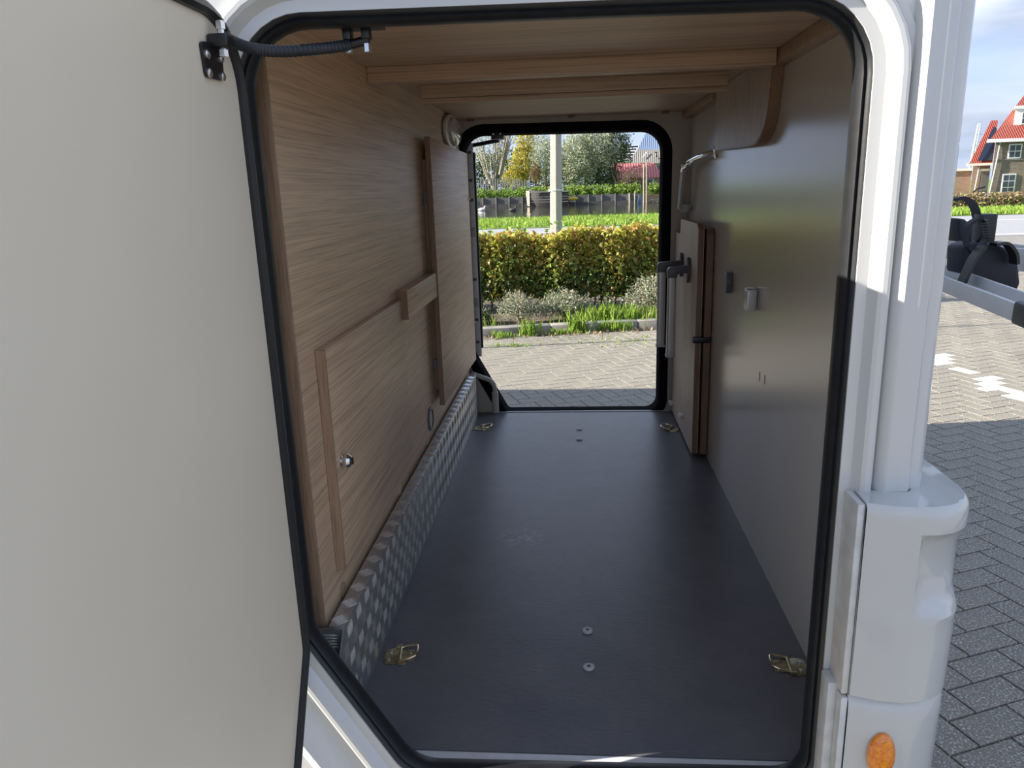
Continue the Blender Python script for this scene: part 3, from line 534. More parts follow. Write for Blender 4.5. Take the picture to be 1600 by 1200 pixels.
# ------------------------------------------------------------------ bumper corner, marker lamp, lens
def wrap(z, k=0, n=10):    # plan outline of the bumper at a height, k = scoop depth
    bx = .576+.003*math.sin(z*9); o = [(.414, 1.020-.0), (.45, 1.008), (.485, 1.004)]
    for i in range(n+1):
        a = -math.pi/2+math.pi/2*i/n; r = .085; s = k*math.sin(math.pi*min(1, max(0, (i+3)/(n+3))))
        o.append((bx-r+(r-s)*math.cos(a), 1.006+r+(r-s)*math.sin(a)))
    for yy in (1.16, 1.26, 2.2, 3.3): o.append((bx-k, yy))
    return o
def loft(rows, inner, cap=True):
    b = B(); n = len(rows[0][0]); vs = [(x, y, z) for lp, z in rows for x, y in lp]; fs = [(i*n+j, i*n+j+1, (i+1)*n+j+1, (i+1)*n+j) for i in range(len(rows)-1) for j in range(n-1)]
    b.add(vs, fs)
    top, z = rows[-1]; m_ = len(inner)
    b.add([(x, y, z) for x, y in top]+[(x, y, z+.001) for x, y in inner], [(j, j+1, n+j+1, n+j) for j in range(n-1)])
    lo, z0 = rows[0]; b.add([(x, y, z0) for x, y in lo]+[(x, y, z0) for x, y in inner], [(j, n+j, n+j+1, j+1) for j in range(n-1)])
    b.add([(*lo[0], z0), (*inner[0], z0), (*inner[0], rows[-1][1]), (*rows[-1][0][0], rows[-1][1])], [(0, 1, 2, 3)])
    return b
inn = [(.414, 1.0795), (.46, 1.0622), (.484, 1.0622)]+[(.490+.0033*i, 1.066+.0045*i) for i in range(11)]+[(.5225, 1.2), (.5225, 1.27), (.5225, 2.2), (.5225, 3.3)]
def shrink(lp, d): return [(x-d*(1 if x > .55 else 0), y+d*(1 if y < 1.04 else 0)) for x, y in lp]
rows = [(wrap(.735), .735)]
for z in (.76, .84, .86): rows.append((wrap(z), z))
rows += [(wrap(.872, -.002), .872), (wrap(.885, .006), .885), (wrap(.90, .018), .90), (wrap(.94, .020), .94), (wrap(.985, .018), .985), (wrap(1.0, .010), 1.0), (wrap(1.010, -.003), 1.010), (wrap(1.03, -.004), 1.03), (wrap(1.042, -.002), 1.042), (shrink(wrap(1.05), .005), 1.050)]
bu = thing('bumper_corner', 'glossy white bumper corner with a scooped recess below its lip', 'bumper', (.5, 1.05, .74))
loft(rows, inn).build('shell', 'bumper', bu); B().box(.4025, .4135, 1.024, 1.08, .733, 1.048).build('side_flange', 'strip', bu, bevel=.003)
rows = [(wrap(.30), .30), (wrap(.5), .5), (wrap(.66), .66), (shrink(wrap(.70), -.0), .70), (shrink(wrap(.722), .002), .722), (shrink(wrap(.73), .008), .73)]
b2 = thing('lower_bumper', 'white lower bumper section carrying the orange marker lamp', 'bumper', (.5, 1.05, .30))
loft(rows, inn).build('shell', 'bumper', b2); B().box(.390, .4105, 1.044, 1.079, .30, .738).build('side_flange', 'strip', b2, bevel=.003); B().box(.4030, .4135, 1.022, 1.043, .30, .728).build('inner_flange', 'strip', b2, bevel=.002)
p = at(1376, 1180, 'Y', 1.005); ml = thing('marker_lamp', 'oval orange side marker lamp on the lower bumper', 'marker lamp', (p[0], 1.005, p[2]))
B().lathe([(.0205, 0), (.0205, -.004), (.019, -.0075), (.014, -.0115), (.006, -.013)], (p[0], 1.006, p[2]), 'Y', 36, 1, 1.95).build('lens', 'amber', ml)
B().lathe([(.0030, -.0085), (.0030, -.0125), (.001, -.0128)], (p[0]+.001, 1.006, p[2]+.029), 'Y', 12).build('screw', 'amber_in', ml); B().lathe([(.007, -.011), (.006, -.0145), (.003, -.015)], (p[0], 1.006, p[2]-.006), 'Y', 16).build('reflector', 'amber_in', ml)
p = at(1524, 62, 'Y', 1.15); rl = B().lathe([(.020, 0), (.020, .008), (.014, .014), (.004, .0165)], (.522, 1.15, p[2]), 'X', 20, .8, 1.3).build('rear_lens', 'black'); tag(rl, 'small dark lens on the rear face high on the corner column', 'lens')
# wheels of the motorhome
for x, y, l_ in ((-1.6, 1.22, 'near side rear'), (-1.6, 3.12, 'far side rear'), (-4.8, 1.22, 'near side front'), (-4.8, 3.12, 'far side front')):
    w = thing('wheel', l_+' road wheel of the motorhome', 'wheel', (x, y, 0), 'motorhome wheels')
    B().lathe([(.20, -.10), (.31, -.105), (.335, -.07), (.335, .07), (.31, .105), (.20, .10)], (x, y, .338), 'Y', 32).build('tyre', 'tyre', w); B().lathe([(.05, -.09), (.19, -.105), (.205, -.10), (.205, .10), (.19, .105), (.05, .09)], (x, y, .338), 'Y', 24).build('rim', 'rail', w)
# ------------------------------------------------------------------ bike rack on the rear wall
rk = thing('bike_rack', 'grey aluminium bicycle rack folded out behind the rear wall', 'bike rack', (.55, 2.0, 1.2))
def rail(xr, a, c, ext, nm, h=.05):
    A = at(*a, 'X', xr); C2 = at(*c, 'X', xr); d = (A-C2)/np.linalg.norm(A-C2); A2 = A+d*ext; u = np.array([0, -d[2], d[1]]); u /= np.linalg.norm(u); u = u*np.sign(u[2])
    pts = [(-.035, 0), (-.035, h), (-.028, h), (-.028, .012), (.028, .012), (.028, h), (.035, h), (.035, 0)]
    b = B(); n = len(pts); C3 = C2-d*.03
    b.add([tuple(Q+np.array([s, 0, 0])+u*(t_-h)) for Q in (C3, A2) for s, t_ in pts], [tuple(range(n)), tuple(range(2*n-1, n-1, -1))]+[(i, i+n, (i+1) % n+n, (i+1) % n) for i in range(n)])
    b.build(nm, 'rail', rk, bevel=.001); return A, C2, d, u, C3
A, C2, d_, u_, C3 = rail(.80, (1487, 426), (1640, 481), 1.5, 'wheel_rail', .032)
ca = B(); pts = [(-.038, -.004), (-.038, .037), (.038, .037), (.038, -.004)]; ca.add([tuple(Q+np.array([s, 0, 0])+u_*(t_-.032)) for Q in (C3-d_*.05, C3+d_*.07) for s, t_ in pts], [(0, 1, 2, 3), (7, 6, 5, 4)]+[(i, i+4, (i+1) % 4+4, (i+1) % 4) for i in range(4)]); ca.build('end_cap', 'black', rk, bevel=.006)
rail(1.05, (1496, 374), (1620, 388), 1.6, 'wheel_rail', .05)
for yy in (2.0, 2.9): B().tube([(.549, yy, 1.12), (.70, yy, 1.22), (1.12, yy, 1.27)], .018, 10).build('support_arm', 'rail', rk)
def belt(pts, w, label, mat='navy', wdir=(0, 1, 0), th=.003):   # flat webbing following a path, width along wdir
    P_ = [np.array(p) for p in dense(pts, 40)]; wd = np.array(wdir)*w/2; b = B(); n = len(P_)
    for i, p_ in enumerate(P_):
        tn = P_[min(i+1, n-1)]-P_[max(i-1, 0)]; tn /= np.linalg.norm(tn); nn_ = np.cross(tn, wdir); nn_ /= np.linalg.norm(nn_)+1e-9; nn_ = nn_*th
        b.v += [tuple(p_-wd-nn_), tuple(p_+wd-nn_), tuple(p_+wd+nn_), tuple(p_-wd+nn_)]
    for i in range(n-1):
        for k in range(4): b.f.append((i*4+k, i*4+(k+1) % 4, i*4+4+(k+1) % 4, i*4+4+k))
    b.f += [(3, 2, 1, 0), (n*4-4, n*4-3, n*4-2, n*4-1)]; return b
Q = lambda x, y, v=1.75: at(x, y, 'Y', v)
s1 = thing('rack_strap', 'tall black webbing strap arching above the bike rack', 'strap', tuple(Q(1510, 330)), 'webbing straps on the bike rack')
belt([Q(1490, 312), Q(1503, 309), Q(1515, 315), Q(1523, 326), Q(1527, 342)], .03, '').build('webbing', 'navy', s1); 
b_ = Q(1535, 356, 1.73); B().box(b_[0]-.012, b_[0]+.02, b_[1]-.02, b_[1]+.02, b_[2]-.03, b_[2]+.03).build('buckle', 'black', s1, bevel=.004)
s2_ = thing('rack_strap', 'looped black strap with a ladder buckle tied to the wheel holder', 'strap', tuple(Q(1515, 370, 1.66)), 'webbing straps on the bike rack')
belt([Q(x, y, 1.66) for x, y in ((1527, 342), (1512, 352), (1508, 366), (1511, 382), (1519, 394), (1530, 386), (1540, 374), (1541, 360), (1534, 346), (1527, 342))], .02, '').build('loop', 'navy', s2_)
belt([Q(x, y, 1.62) for x, y in ((1536, 384), (1520, 405), (1508, 430), (1497, 455))], .03, '').build('tail', 'black', s2_)
for i in range(7): c_ = Q(1537+i*.8, 345+i*4, 1.65); B().box(c_[0]-.002, c_[0]+.006, c_[1]-.01, c_[1]+.01, c_[2]-.0018, c_[2]+.0018).build('tooth', 'black', s2_)
wh = thing('wheel_holder', 'dark navy plastic wheel holder seated in the rack rail', 'wheel holder', tuple(Q(1545, 415, 1.72)), 'wheel holders on the bike rack')
lp = [Q(x, y, 1.70) for x, y in ((1492, 384), (1510, 378), (1545, 380), (1562, 388), (1575, 405), (1579, 440), (1572, 454), (1520, 438), (1490, 425))]
B().prism([(p[0], p[2]) for p in lp], 'Y', 1.66, 1.74).build('body', 'navy', wh, bevel=.008)
belt([Q(x, y, 1.64) for x, y in ((1552, 382), (1570, 380), (1583, 395), (1585, 412))], .03, '').build('strap_end', 'black', wh)
w2 = thing('wheel_holder', 'dark wheel holder behind the rack, partly hidden by the corner column', 'wheel holder', tuple(Q(1515, 355, 2.4)), 'wheel holders on the bike rack')
B().prism([(Q(x, y, 2.11)[0], Q(x, y, 2.11)[2]) for x, y in ((1490, 340), (1500, 342), (1512, 352), (1534, 350), (1537, 378), (1490, 378))], 'Y', 2.08, 2.15).build('body', 'navy', w2, bevel=.008)
# ================================================================== GROUND
m, t, b = base('paving_far', .85); tcn = nn(t, 'ShaderNodeTexCoord'); mpn = nn(t, 'ShaderNodeMapping'); mpn.inputs['Rotation'].default_value = (0, 0, math.radians(-22)); t.links.new(tcn.outputs['Object'], mpn.inputs[0])
bt = nn(t, 'ShaderNodeTexBrick'); t.links.new(mpn.outputs[0], bt.inputs[0]); bt.inputs['Scale'].default_value = 1; bt.inputs['Brick Width'].default_value = .21; bt.inputs['Row Height'].default_value = .105; bt.inputs['Mortar Size'].default_value = .003
bt.inputs['Color1'].default_value = (.21, .195, .17, 1); bt.inputs['Color2'].default_value = (.26, .24, .21, 1); bt.inputs['Mortar'].default_value = (.07, .065, .055, 1); t.links.new(bt.outputs[0], b.inputs['Base Color']); M['paving_far'] = m
gd = B().box(-60, 60, -25, 36, -.4, -.012).build('ground', 'paving_far', smooth=False)
B().add([(-2.7, -.5, -.011), (2.4, -.5, -.011), (12.5, 15.6, -.011), (-2.7, 15.6, -.011)], [(0, 1, 2, 3)]).build('joint_sand', 'sand', gd, smooth=False); struct(gd, 'block paved yard around the motorhome', 'ground')
struct(B().box(-60, 80, 19.7, 29.6, -.02, .004).build('road', 'asphalt', smooth=False), 'grey asphalt road beyond the hedge', 'road')
for y, w in ((20.1, .12), (26.4, .12)): struct(B().box(-60, 80, y, y+w, .004, .008).build('road_line', 'line', smooth=False), 'white painted line near the '+('close' if y < 22 else 'distant')+' edge of the road', 'road line')
struct(B().box(3, 60, 15.6, 16.5, -.012, .003).build('red_paving_strip', 'red_pave', smooth=False), 'reddish paving strip before the road', 'paving')
G = .105; th = math.radians(22); ct_, st_ = math.cos(th), math.sin(th); cells = []
for x in range(-110, 240):
    for y in range(-160, 200):
        t_ = (x-y) % 4
        if t_ == 0: cx, cy, hx, hy = x+1, y+.5, 1, .5
        elif t_ == 2: cx, cy, hx, hy = x+.5, y, .5, 1
        else: continue
        X, Y = (cx*ct_-cy*st_)*G, (cx*st_+cy*ct_)*G
        kerbY = 7.86+.21*X*.9
        if Y < -.4 or X < -2.6 or X > 1.6+.66*max(Y, 0)+.6 or Y > 15.5: continue
        if X < 2.6 and Y > kerbY-.05: continue
        if X >= 2.6 and Y > 15.4: continue
        cells.append((X, Y, hx*G, hy*G, t_))
cells = np.array(cells); n = len(cells)
def pav_geo(c, loc=None):
    X, Y, hx, hy, t_ = c; g = .0028; z = random.uniform(-.0009, .0006); tl_ = random.uniform(-.0004, .0004); V_ = []
    for e_, zz in ((g+.0007, z), (g, z-.004), (g, -.03)):
        for sx, sy in ((-1, -1), (1, -1), (1, 1), (-1, 1)):
            u, w = sx*(hx-e_), sy*(hy-e_); V_.append((X+u*ct_-w*st_, Y+u*st_+w*ct_, zz+tl_*sx*(zz > -.02)))
    return V_
FQ = [(0, 1, 2, 3)]+[(4*r+4+i, 4*r+4+(i+1) % 4, 4*r+(i+1) % 4, 4*r+i) for r in (0, 1) for i in range(4)]
px, py, dep = proj(np.stack([cells[:, 0], cells[:, 1], 0*cells[:, 0]], 1))
vis = ((px > 1445) & (px < 1625) & (py > 560) & (py < 1240) & (dep > 0)) | ((px > 735) & (px < 1040) & (py > 505) & (py < 650) & (dep > 0))
white = (np.abs(cells[:, 0]-3.07) < np.where(cells[:, 4] == 0, .105, .05)) & (cells[:, 1] < 6.6) & (cells[:, 1] > 1)
ordr = np.argsort(np.where(vis, dep, 1e9))[:300]; single = np.zeros(n, bool); single[ordr] = True
FPN = [tuple(q) for q in FQ]
for i in ordr:
    b = B(); c = cells[i]; V_ = pav_geo(c); me = bpy.data.meshes.new('paver'); me.from_pydata([(a-c[0], b2_-c[1], z) for a, b2_, z in V_], [], FPN); me.materials.append(M['paver_white' if white[i] else 'paver'])
    o = bpy.data.objects.new('paver', me); COL.objects.link(o); o.location = (c[0], c[1], 0); o.parent = gd
for nm, msk, mt in (('paver_field', ~single & ~white, 'paver'), ('painted_pavers', ~single & white, 'paver_white')):
    V = []; Fp = []
    for c in cells[msk]: k = len(V); V += pav_geo(c); Fp += [tuple(a+k for a in q) for q in FPN]
    if V: numesh(nm, V, Fp, mt, gd, kind='stuff')
# kerb, planting bed, hedge
ka = math.atan(.19); kc, ks = math.cos(ka), math.sin(ka)
def kp(s, t_, z=0): return (s*kc-t_*ks, 7.90+s*ks+t_*kc, z)
kb = thing('kerb', 'weathered concrete kerb edging the planting bed', 'kerb', kp(0, 0)); kb['kind'] = 'structure'
for i in range(8):
    s0 = -5+i*.95; b = B(); b.add([kp(s0+.004, 0, -.1), kp(s0+.946, 0, -.1), kp(s0+.946, .12, -.1), kp(s0+.004, .12, -.1), kp(s0+.004, 0, .085), kp(s0+.946, 0, .085), kp(s0+.946, .12, .09), kp(s0+.004, .12, .09)], [(0,3,2,1),(4,5,6,7),(0,1,5,4),(1,2,6,5),(2,3,7,6),(3,0,4,7)]); b.build('kerb_stone', 'kerb', kb, bevel=.012)
struct(B().add([kp(-6, .12, .03), kp(2.55, .12, .03), (2.9, 12, .03), (-9, 12, .03)], [(0, 1, 2, 3)]).build('planting_bed', 'soil', smooth=False), 'soil bed strewn with leaves behind the kerb', 'ground')
struct(B().add([(-30, 11, .02), (2.8, 11, .02), (2.8, 19.7, .02), (-30, 19.7, .02)], [(0, 1, 2, 3)]).build('verge', 'turf', smooth=False), 'grass verge between the hedge and the road', 'lawn')
hg_ = thing('hedge', 'clipped autumn hedge with yellow and red tinted tops', 'hedge', (0, 9.2, 0))
nl = 40000; s = rng.random(nl)*8.2-5.6; top = .98+.035*np.sin(s*3.1)+.03*np.sin(s*8.3+1); u = rng.random(nl); 
zz = .18+(top-.18)*(1-(1-u)**1.25*1.0); zz = np.clip(zz, .12, None); tt = rng.random(nl); tt = np.where(rng.random(nl) < .55, tt*.22, tt*.62); 
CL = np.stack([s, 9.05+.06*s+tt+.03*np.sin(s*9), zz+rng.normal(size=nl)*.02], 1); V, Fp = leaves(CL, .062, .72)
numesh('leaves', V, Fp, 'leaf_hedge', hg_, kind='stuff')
b = B()
for i in range(70):
    x = -5.6+i*.117+random.uniform(-.03, .03); y = 9.3+.06*x+random.uniform(-.1, .15); b.tube([(x, y, 0), (x+random.uniform(-.06, .06), y, .4), (x+random.uniform(-.15, .15), y+.05, .9)], [.012, .009, .003], 5)
b.build('stems', 'bark_dark', hg_, kind='stuff')
V = []
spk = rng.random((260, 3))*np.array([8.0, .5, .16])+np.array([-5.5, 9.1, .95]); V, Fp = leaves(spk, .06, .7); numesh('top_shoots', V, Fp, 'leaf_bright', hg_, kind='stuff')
# shrubs
def shrub(c, r, n, mat, label, size=.035, name='sage_shrub', cat='shrub', asp=.4, twig='bark', grp='low shrubs in front of the hedge'):
    o = thing(name, label, cat, (c[0], c[1], .03), grp); pts = np.concatenate([blob((c[0]+dx*r[0], c[1]+dy*r[1], c[2]+dz*r[2]), tuple(v*.62 for v in r), n//5, .4) for dx, dy, dz in ((0, 0, .2), (-.5, 0, -.1), (.5, .1, -.1), (.15, -.3, .1), (-.2, .2, .35))])
    pts = pts[pts[:, 2] > .04]; V, Fp = leaves(pts, size, asp); numesh('leaves', V, Fp, mat, o, kind='stuff'); b = B()
    for i in range(22):
        a = random.random()*6.28; q = random.random(); b.tube([(c[0], c[1], .03), (c[0]+math.cos(a)*r[0]*q*.6, c[1]+math.sin(a)*r[1]*q*.6, c[2]), (c[0]+math.cos(a)*r[0]*q*1.05, c[1]+math.sin(a)*r[1]*q, c[2]+r[2]*(1.05-.5*q))], [.006, .004, .0015], 4)
    b.build('twigs', twig, o, kind='stuff'); return o
shrub((-.62, 8.28, .20), (.26, .20, .22), 1700, 'leaf_sage', 'pale dry sage shrub with bare twigs at its left side', .03)
shrub((-.10, 8.42, .20), (.34, .24, .20), 3200, 'leaf_sage', 'rounded grey green sage shrub in the middle of the bed', .034)
shrub((.92, 8.66, .26), (.34, .26, .26), 2600, 'leaf_sage', 'grey green sage shrub beside the folded table legs', .034)
shrub((-1.12, 8.30, .12), (.22, .18, .14), 900, 'leaf_dark', 'low dark green weedy shrub at the kerb corner', .04, 'weed_clump', 'shrub', .5)
def tuft(name, pts, h, label, w=.006, lean=.6, mat='blade', grp='grass tufts along the kerb'):
    o = None; V, Fp = blades(np.array(pts), h, w, lean); o = numesh(name, V, Fp, mat); tag(o, label, 'grass', grp, 'stuff'); return o
def scat(c, r, n): return np.stack([c[0]+rng.normal(size=n)*r[0], c[1]+rng.normal(size=n)*r[1], np.full(n, c[2])], 1)
k0 = lambda s, t_, z=0: np.array(kp(s, t_, z))
tuft('grass_tuft', scat(k0(-.78, -.10), (.06, .035), 90), .07, 'bright grass tuft below the kerb at its left')
tuft('grass_tuft', scat(k0(-.50, -.06), (.05, .03), 110), .15, 'taller grass tuft climbing the kerb')
tuft('grass_tuft', scat(k0(.02, -.03), (.05, .03), 90), .20, 'tall grass clump leaning on the kerb between shrubs')
tuft('grass_tuft', scat(k0(-.15, -.08), (.09, .03), 120), .06, 'low grass patch in the paving joint at the kerb')
tuft('grass_tuft', scat(k0(.40, -.03), (.12, .03), 190), .11, 'broad grass tuft hiding the right part of the kerb')
tuft('grass_tuft', scat(k0(.55, .26, .03), (.28, .09), 420), .19, 'long grass growing behind the kerb')
tuft('grass_tuft', scat(k0(-.75, -.55), (.16, .05), 90), .025, 'sparse weeds in the paving joints')
tuft('grass_tuft', scat(k0(.35, -.62), (.40, .16), 160), .02, 'thin moss like weeds across the sunny paving')
tuft('grass_tuft', scat(k0(-1.15, .30, .03), (.2, .12), 130), .13, 'grass behind the kerb near the far door')
for i in range(26):
    pass
V, Fp = leaves(np.stack([rng.random(260)*3.2-1.6, rng.normal(size=260)*.06, np.full(260, .012)], 1) @ np.array([[kc, ks, 0], [-ks, kc, 0], [0, 0, 1]])+np.array([0, 7.80, 0]), .045, .6, np.array([0, 0, 3.]))
tag(numesh('fallen_leaves', V, Fp, 'leaf_brown'), 'dry fallen leaves gathered along the kerb', 'leaves', None, 'stuff')
# lamppost
lp_ = thing('lamppost', 'tapered concrete lamppost behind the hedge', 'lamppost', (-.33, 15, 0)); B().tube([(-.335, 15, -.1), (-.320, 15, 1.5), (-.27, 15, 5), (-.25, 15, 8)], [.125, .113, .088, .075], 8, up=(0, 1, 0)).build('pole', 'concrete', lp_)
p = at(868, 297, 'Y', 14.87); B().lathe([(.121, -.012), (.124, 0), (.121, .012)], (-.322, 15, p[2]), 'Z', 20).box(-.322-.15, -.322-.115, 14.96, 15.04, p[2]-.03, p[2]+.03).box(-.322+.115, -.322+.15, 14.96, 15.04, p[2]-.03, p[2]+.03).build('clamp_band', 'sill', lp_)
B().tube([(-.25, 15, 7.9), (-.2, 15.2, 8.3), (0, 16.2, 8.5)], .04, 8).build('lamp_arm', 'concrete', lp_)
fp_ = B().tube([(-9, 5.93, 0), (-9, 5.93, 6.5)], [.022, .018], 8).build('shadow_pole', 'white'); tag(fp_, 'thin white flagpole added out of view to cast a thin shadow', 'shadow_pole')  # pole added out of view to cast the thin shadow line on the paving
# motorhome body added out of view ahead to shade paving beyond the far opening
nb = thing('shading_motorhome', 'white motorhome added out of view ahead to shade the paving', 'motorhome', (-10, 3.3, 0)); B().box(-13.2, -6.45, 2.3, 4.48, .4, 3.30).build('body', 'body', nb, bevel=.08)
for x in (-12, -8.6):
    for y in (2.45, 4.25): B().lathe([(.05, -.1), (.3, -.1), (.33, -.07), (.33, .07), (.3, .1), (.05, .1)], (x, y, .335), 'Y', 24).build('wheel', 'tyre', nb)
B().box(-13.22, -13.18, 2.6, 4.1, 1.3, 2.2).build('window', 'pane', nb)
# ------------------------------------------------------------------ verge, canal and far bank
struct(B().add([(-60, 29.6, .02), (80, 29.6, .02), (80, 36.5, .02), (-60, 36.5, .02), (-60, 42.5, -.45), (14.5, 42.5, -.45), (14.5, 36.5, .02)], [(0, 1, 6, 3), (1, 2, 6), (3, 6, 5, 4)]).build('canal_verge', 'turf', smooth=False), 'bright grass verge sloping down to the canal', 'lawn')
P_ = np.stack([rng.random(26000)*26-10, rng.random(26000)*11.5+30, np.zeros(26000)], 1); P_[:, 2] = np.where(P_[:, 1] > 36.5, .02-(P_[:, 1]-36.5)*.078, .02)
V, Fp = blades(P_, .20, .028, .5); tag(numesh('verge_grass', V, Fp, 'blade'), 'long green grass on the verge between road and canal', 'grass', None, 'stuff')
P_ = np.stack([rng.random(9000)*16+14, rng.random(9000)*5+29.7, np.full(9000, .02)], 1); V, Fp = blades(P_, .16, .03, .5); tag(numesh('roadside_grass', V, Fp, 'blade'), 'strip of grass between the road and the brown hedge', 'grass', None, 'stuff')
struct(B().add([(-60, 36, -.25), (40, 36, -.25), (40, 78, -.25), (-60, 78, -.25)], [(0, 1, 2, 3)]).build('canal_water', 'water', smooth=False), 'dark canal water with soft reflections', 'water')
struct(B().add([(-200, 77.6, .55), (14.5, 77.6, .55), (40, 300, .55), (-200, 300, .55), (14.5, 70.9, -.62), (260, 70.9, -.62), (260, 300, -.62), (14.5, 300, -.62)], [(0, 1, 2, 3), (4, 5, 6, 7)]).build('far_ground', 'turf', smooth=False), 'flat green land beyond the canal', 'ground')
struct(B().add([(14.5, 36.4, .02), (260, 36.4, .0), (260, 71, -.6), (14.5, 71, -.6)], [(0, 1, 2, 3)]).build('far_field', 'turf', smooth=False), 'open ground before the brick house', 'ground')
M['board_wet'] = plain('dark_stained_boards', (.10, .098, .09), .8, var=.25, scale=3)
rv = thing('canal_revetment', 'dark timber revetment of upright boards along the canal', 'revetment', (-5, 77.5, -.3))
x = -13.0; i = 0
while x < 6.2:
    w = 1.22 if i % 2 == 0 else .09
    if i % 2 == 0: B().box(x, x+w, 77.40+random.uniform(0, .05), 77.55, -.5, .70+random.uniform(-.03, .03)).build('board', 'board_wet', rv, smooth=False)
    else: B().box(x, x+w, 77.30, 77.50, -.5, .76).build('post', 'timber', rv, smooth=False)
    x += w+.01; i += 1
B().box(-13, 6.2, 77.32, 77.40, -.4, .06).build('shadow_strip', 'timber_dark', rv, smooth=False)  # dark strip painting the shadow band at the foot of the boards
struct(B().box(6.25, 14.6, 77.45, 78.4, -.6, .56).box(-200, -13, 77.45, 78.4, -.6, .56).build('canal_bank', 'soil', smooth=False), 'dark earth bank beside the timber revetment', 'ground')
# bank vegetation
def foliage(name, blobs, size, mat, label, cat, grp=None, asp=.45, trunk=None, tm='bark', loc=None):
    c0 = loc or (blobs[0][0][0], blobs[0][0][1], .5); o = thing(name, label, cat, c0, grp); pts = np.concatenate([blob(c, r, n, .45) for c, r, n in blobs]); V, Fp = leaves(pts, size, asp); numesh('leaves', V, Fp, mat, o, kind='stuff')
    if trunk:
        b = B()
        for pth, rr in trunk: b.tube(pth, rr, 6)
        b.build('trunk', tm, o)
    return o
TG = 'trees and bushes on the far bank'
foliage('bank_plants', [((-11+i*1.5, 78.3+random.random()*.4, .95+.2*random.random()), (1.1, .6, .55), 420) for i in range(6)], .26, 'leaf_bright', 'bright low plants over the revetment left of the boat', 'plants', TG)
foliage('bank_plants', [((-2.7+i*1.25, 78.2, .95+.1*random.random()), (1.0, .7, .75), 520) for i in range(8)], .26, 'leaf_bright', 'dense leafy creeper hanging over the bank right of the boat', 'plants', TG)
foliage('bank_plants', [((8.2+i*.9, 79.0, 1.0), (.8, .5, .7), 420) for i in range(4)], .26, 'leaf_bright', 'green bush in front of the shed wall', 'plants', TG)
# bare willow: many slim upright branches and a thin crown
wt = []; base_w = (-8.3, 81.5, .5)
wt.append(([base_w, (-8.3, 81.5, 1.9)], [.22, .20]))
for i in range(26):
    a = random.uniform(-1, 1); h = random.uniform(4.6, 7.6); x2 = -8.3+a*h*.42; wt.append(([(-8.3+a*.1, 81.5, 1.6), (-8.3+a*.9, 81.5+random.uniform(-.4, .4), 3.0), (x2, 81.5+random.uniform(-1, 1), 1.6+h)], [.11, .075, .025]))
    for k in range(3):
        q = random.uniform(.4, .9); sx = -8.3+a*.9+(x2+8.3-a*.9)*q; sz = 3.0+(h-1.4)*q; wt.append(([(sx, 81.5, sz), (sx+random.uniform(-.8, .8), 81.4, sz+random.uniform(.5, 1.4))], [.035, .015]))
foliage('willow_tree', [((-8.6, 81.8, 5.6), (2.6, 1.4, 2.4), 2300)], .16, 'leaf_silver', 'nearly bare pale willow with upright branches at the left', 'tree', TG, .35, wt)
foliage('yellow_tree', [((-5.6, 86, 4.2), (1.5, 1.2, 2.2), 1500), ((-5.0, 86, 6.6), (1.5, 1.2, 1.6), 1100), ((-6.4, 85.5, 2.8), (1.6, 1, 1.3), 1000)], .24, 'leaf_yellow', 'yellow autumn tree between the willow and the lamppost', 'tree', TG, .6, [([(-5.6, 86, .4), (-5.5, 86, 5)], [.2, .08])], 'bark_dark')
foliage('russet_bush', [((-3.9, 83, 3.0), (.7, .5, 1.1), 420)], .22, 'leaf_red', 'small russet leaved bush left of the lamppost', 'bush', TG, .6)
foliage('silver_willow', [((-2.9, 84, 4.6), (1.7, 1.4, 3.0), 3200)], .24, 'leaf_silver', 'silvery willow left of the lamppost', 'tree', TG, .35, [([(-2.9, 84, .4), (-2.8, 84, 4)], [.2, .1])], 'bark_dark')
foliage('silver_willow', [((.6, 82.5, 4.6), (2.3, 1.8, 3.2), 6500), ((2.9, 83, 5.2), (2.3, 1.8, 2.8), 5200), ((-.2, 82.5, 3.0), (1.6, 1.4, 1.6), 2000)], .25, 'leaf_silver', 'large silvery willow right of the lamppost', 'tree', TG, .35, [([(1.4, 83, .4), (1.5, 83, 4)], [.3, .12])], 'bark_dark')
foliage('dark_tree', [((4.6, 84, 5.6), (1.9, 1.4, 2.3), 3000), ((3.4, 83.2, 2.6), (1.7, 1.0, 1.5), 1800)], .24, 'leaf_dark', 'darker tree crown at the right of the large willow', 'tree', TG, .45, [([(4.6, 84, .4), (4.6, 84, 4)], [.2, .1])], 'bark_dark')
foliage('evergreen_hedge', [((-11.5+i*1.7, 90, 3.2), (1.3, 1, 3.3), 700) for i in range(11)], .35, 'leaf_dark', 'dark evergreen belt behind the bank trees', 'hedge', TG, .6)
bt_ = []
for i in range(60):
    x = random.gauss(6.0, .75); bt_.append(([(x, 79.3, .2), (x+random.gauss(0, .12), 79.3, 1.6), (x+random.gauss(0, .35), 79.3+random.gauss(0, .3), random.uniform(2.0, 3.3))], [.035, .025, .01]))
foliage('twiggy_shrub', [((6.0, 79.4, 1.7), (1.5, .6, 1.4), 1300)], .13, 'leaf_brown', 'twiggy half bare shrub in front of the red roofed shed', 'shrub', TG, .4, bt_, 'bark_dark')
fn = thing('picket_fence', 'grey picket fence behind the bank plants at the left', 'fence', (-8, 80.4, 1))
for i in range(26):
    x = -10.9+i*.255; B().box(x, x+.12, 80.38, 80.42, .4, 2.65+random.uniform(-.15, .2)-.012*i).build('picket', 'timber', fn, smooth=False)
B().box(-10.9, -4.3, 80.42, 80.46, 2.0, 2.1).build('rail', 'timber', fn, smooth=False)
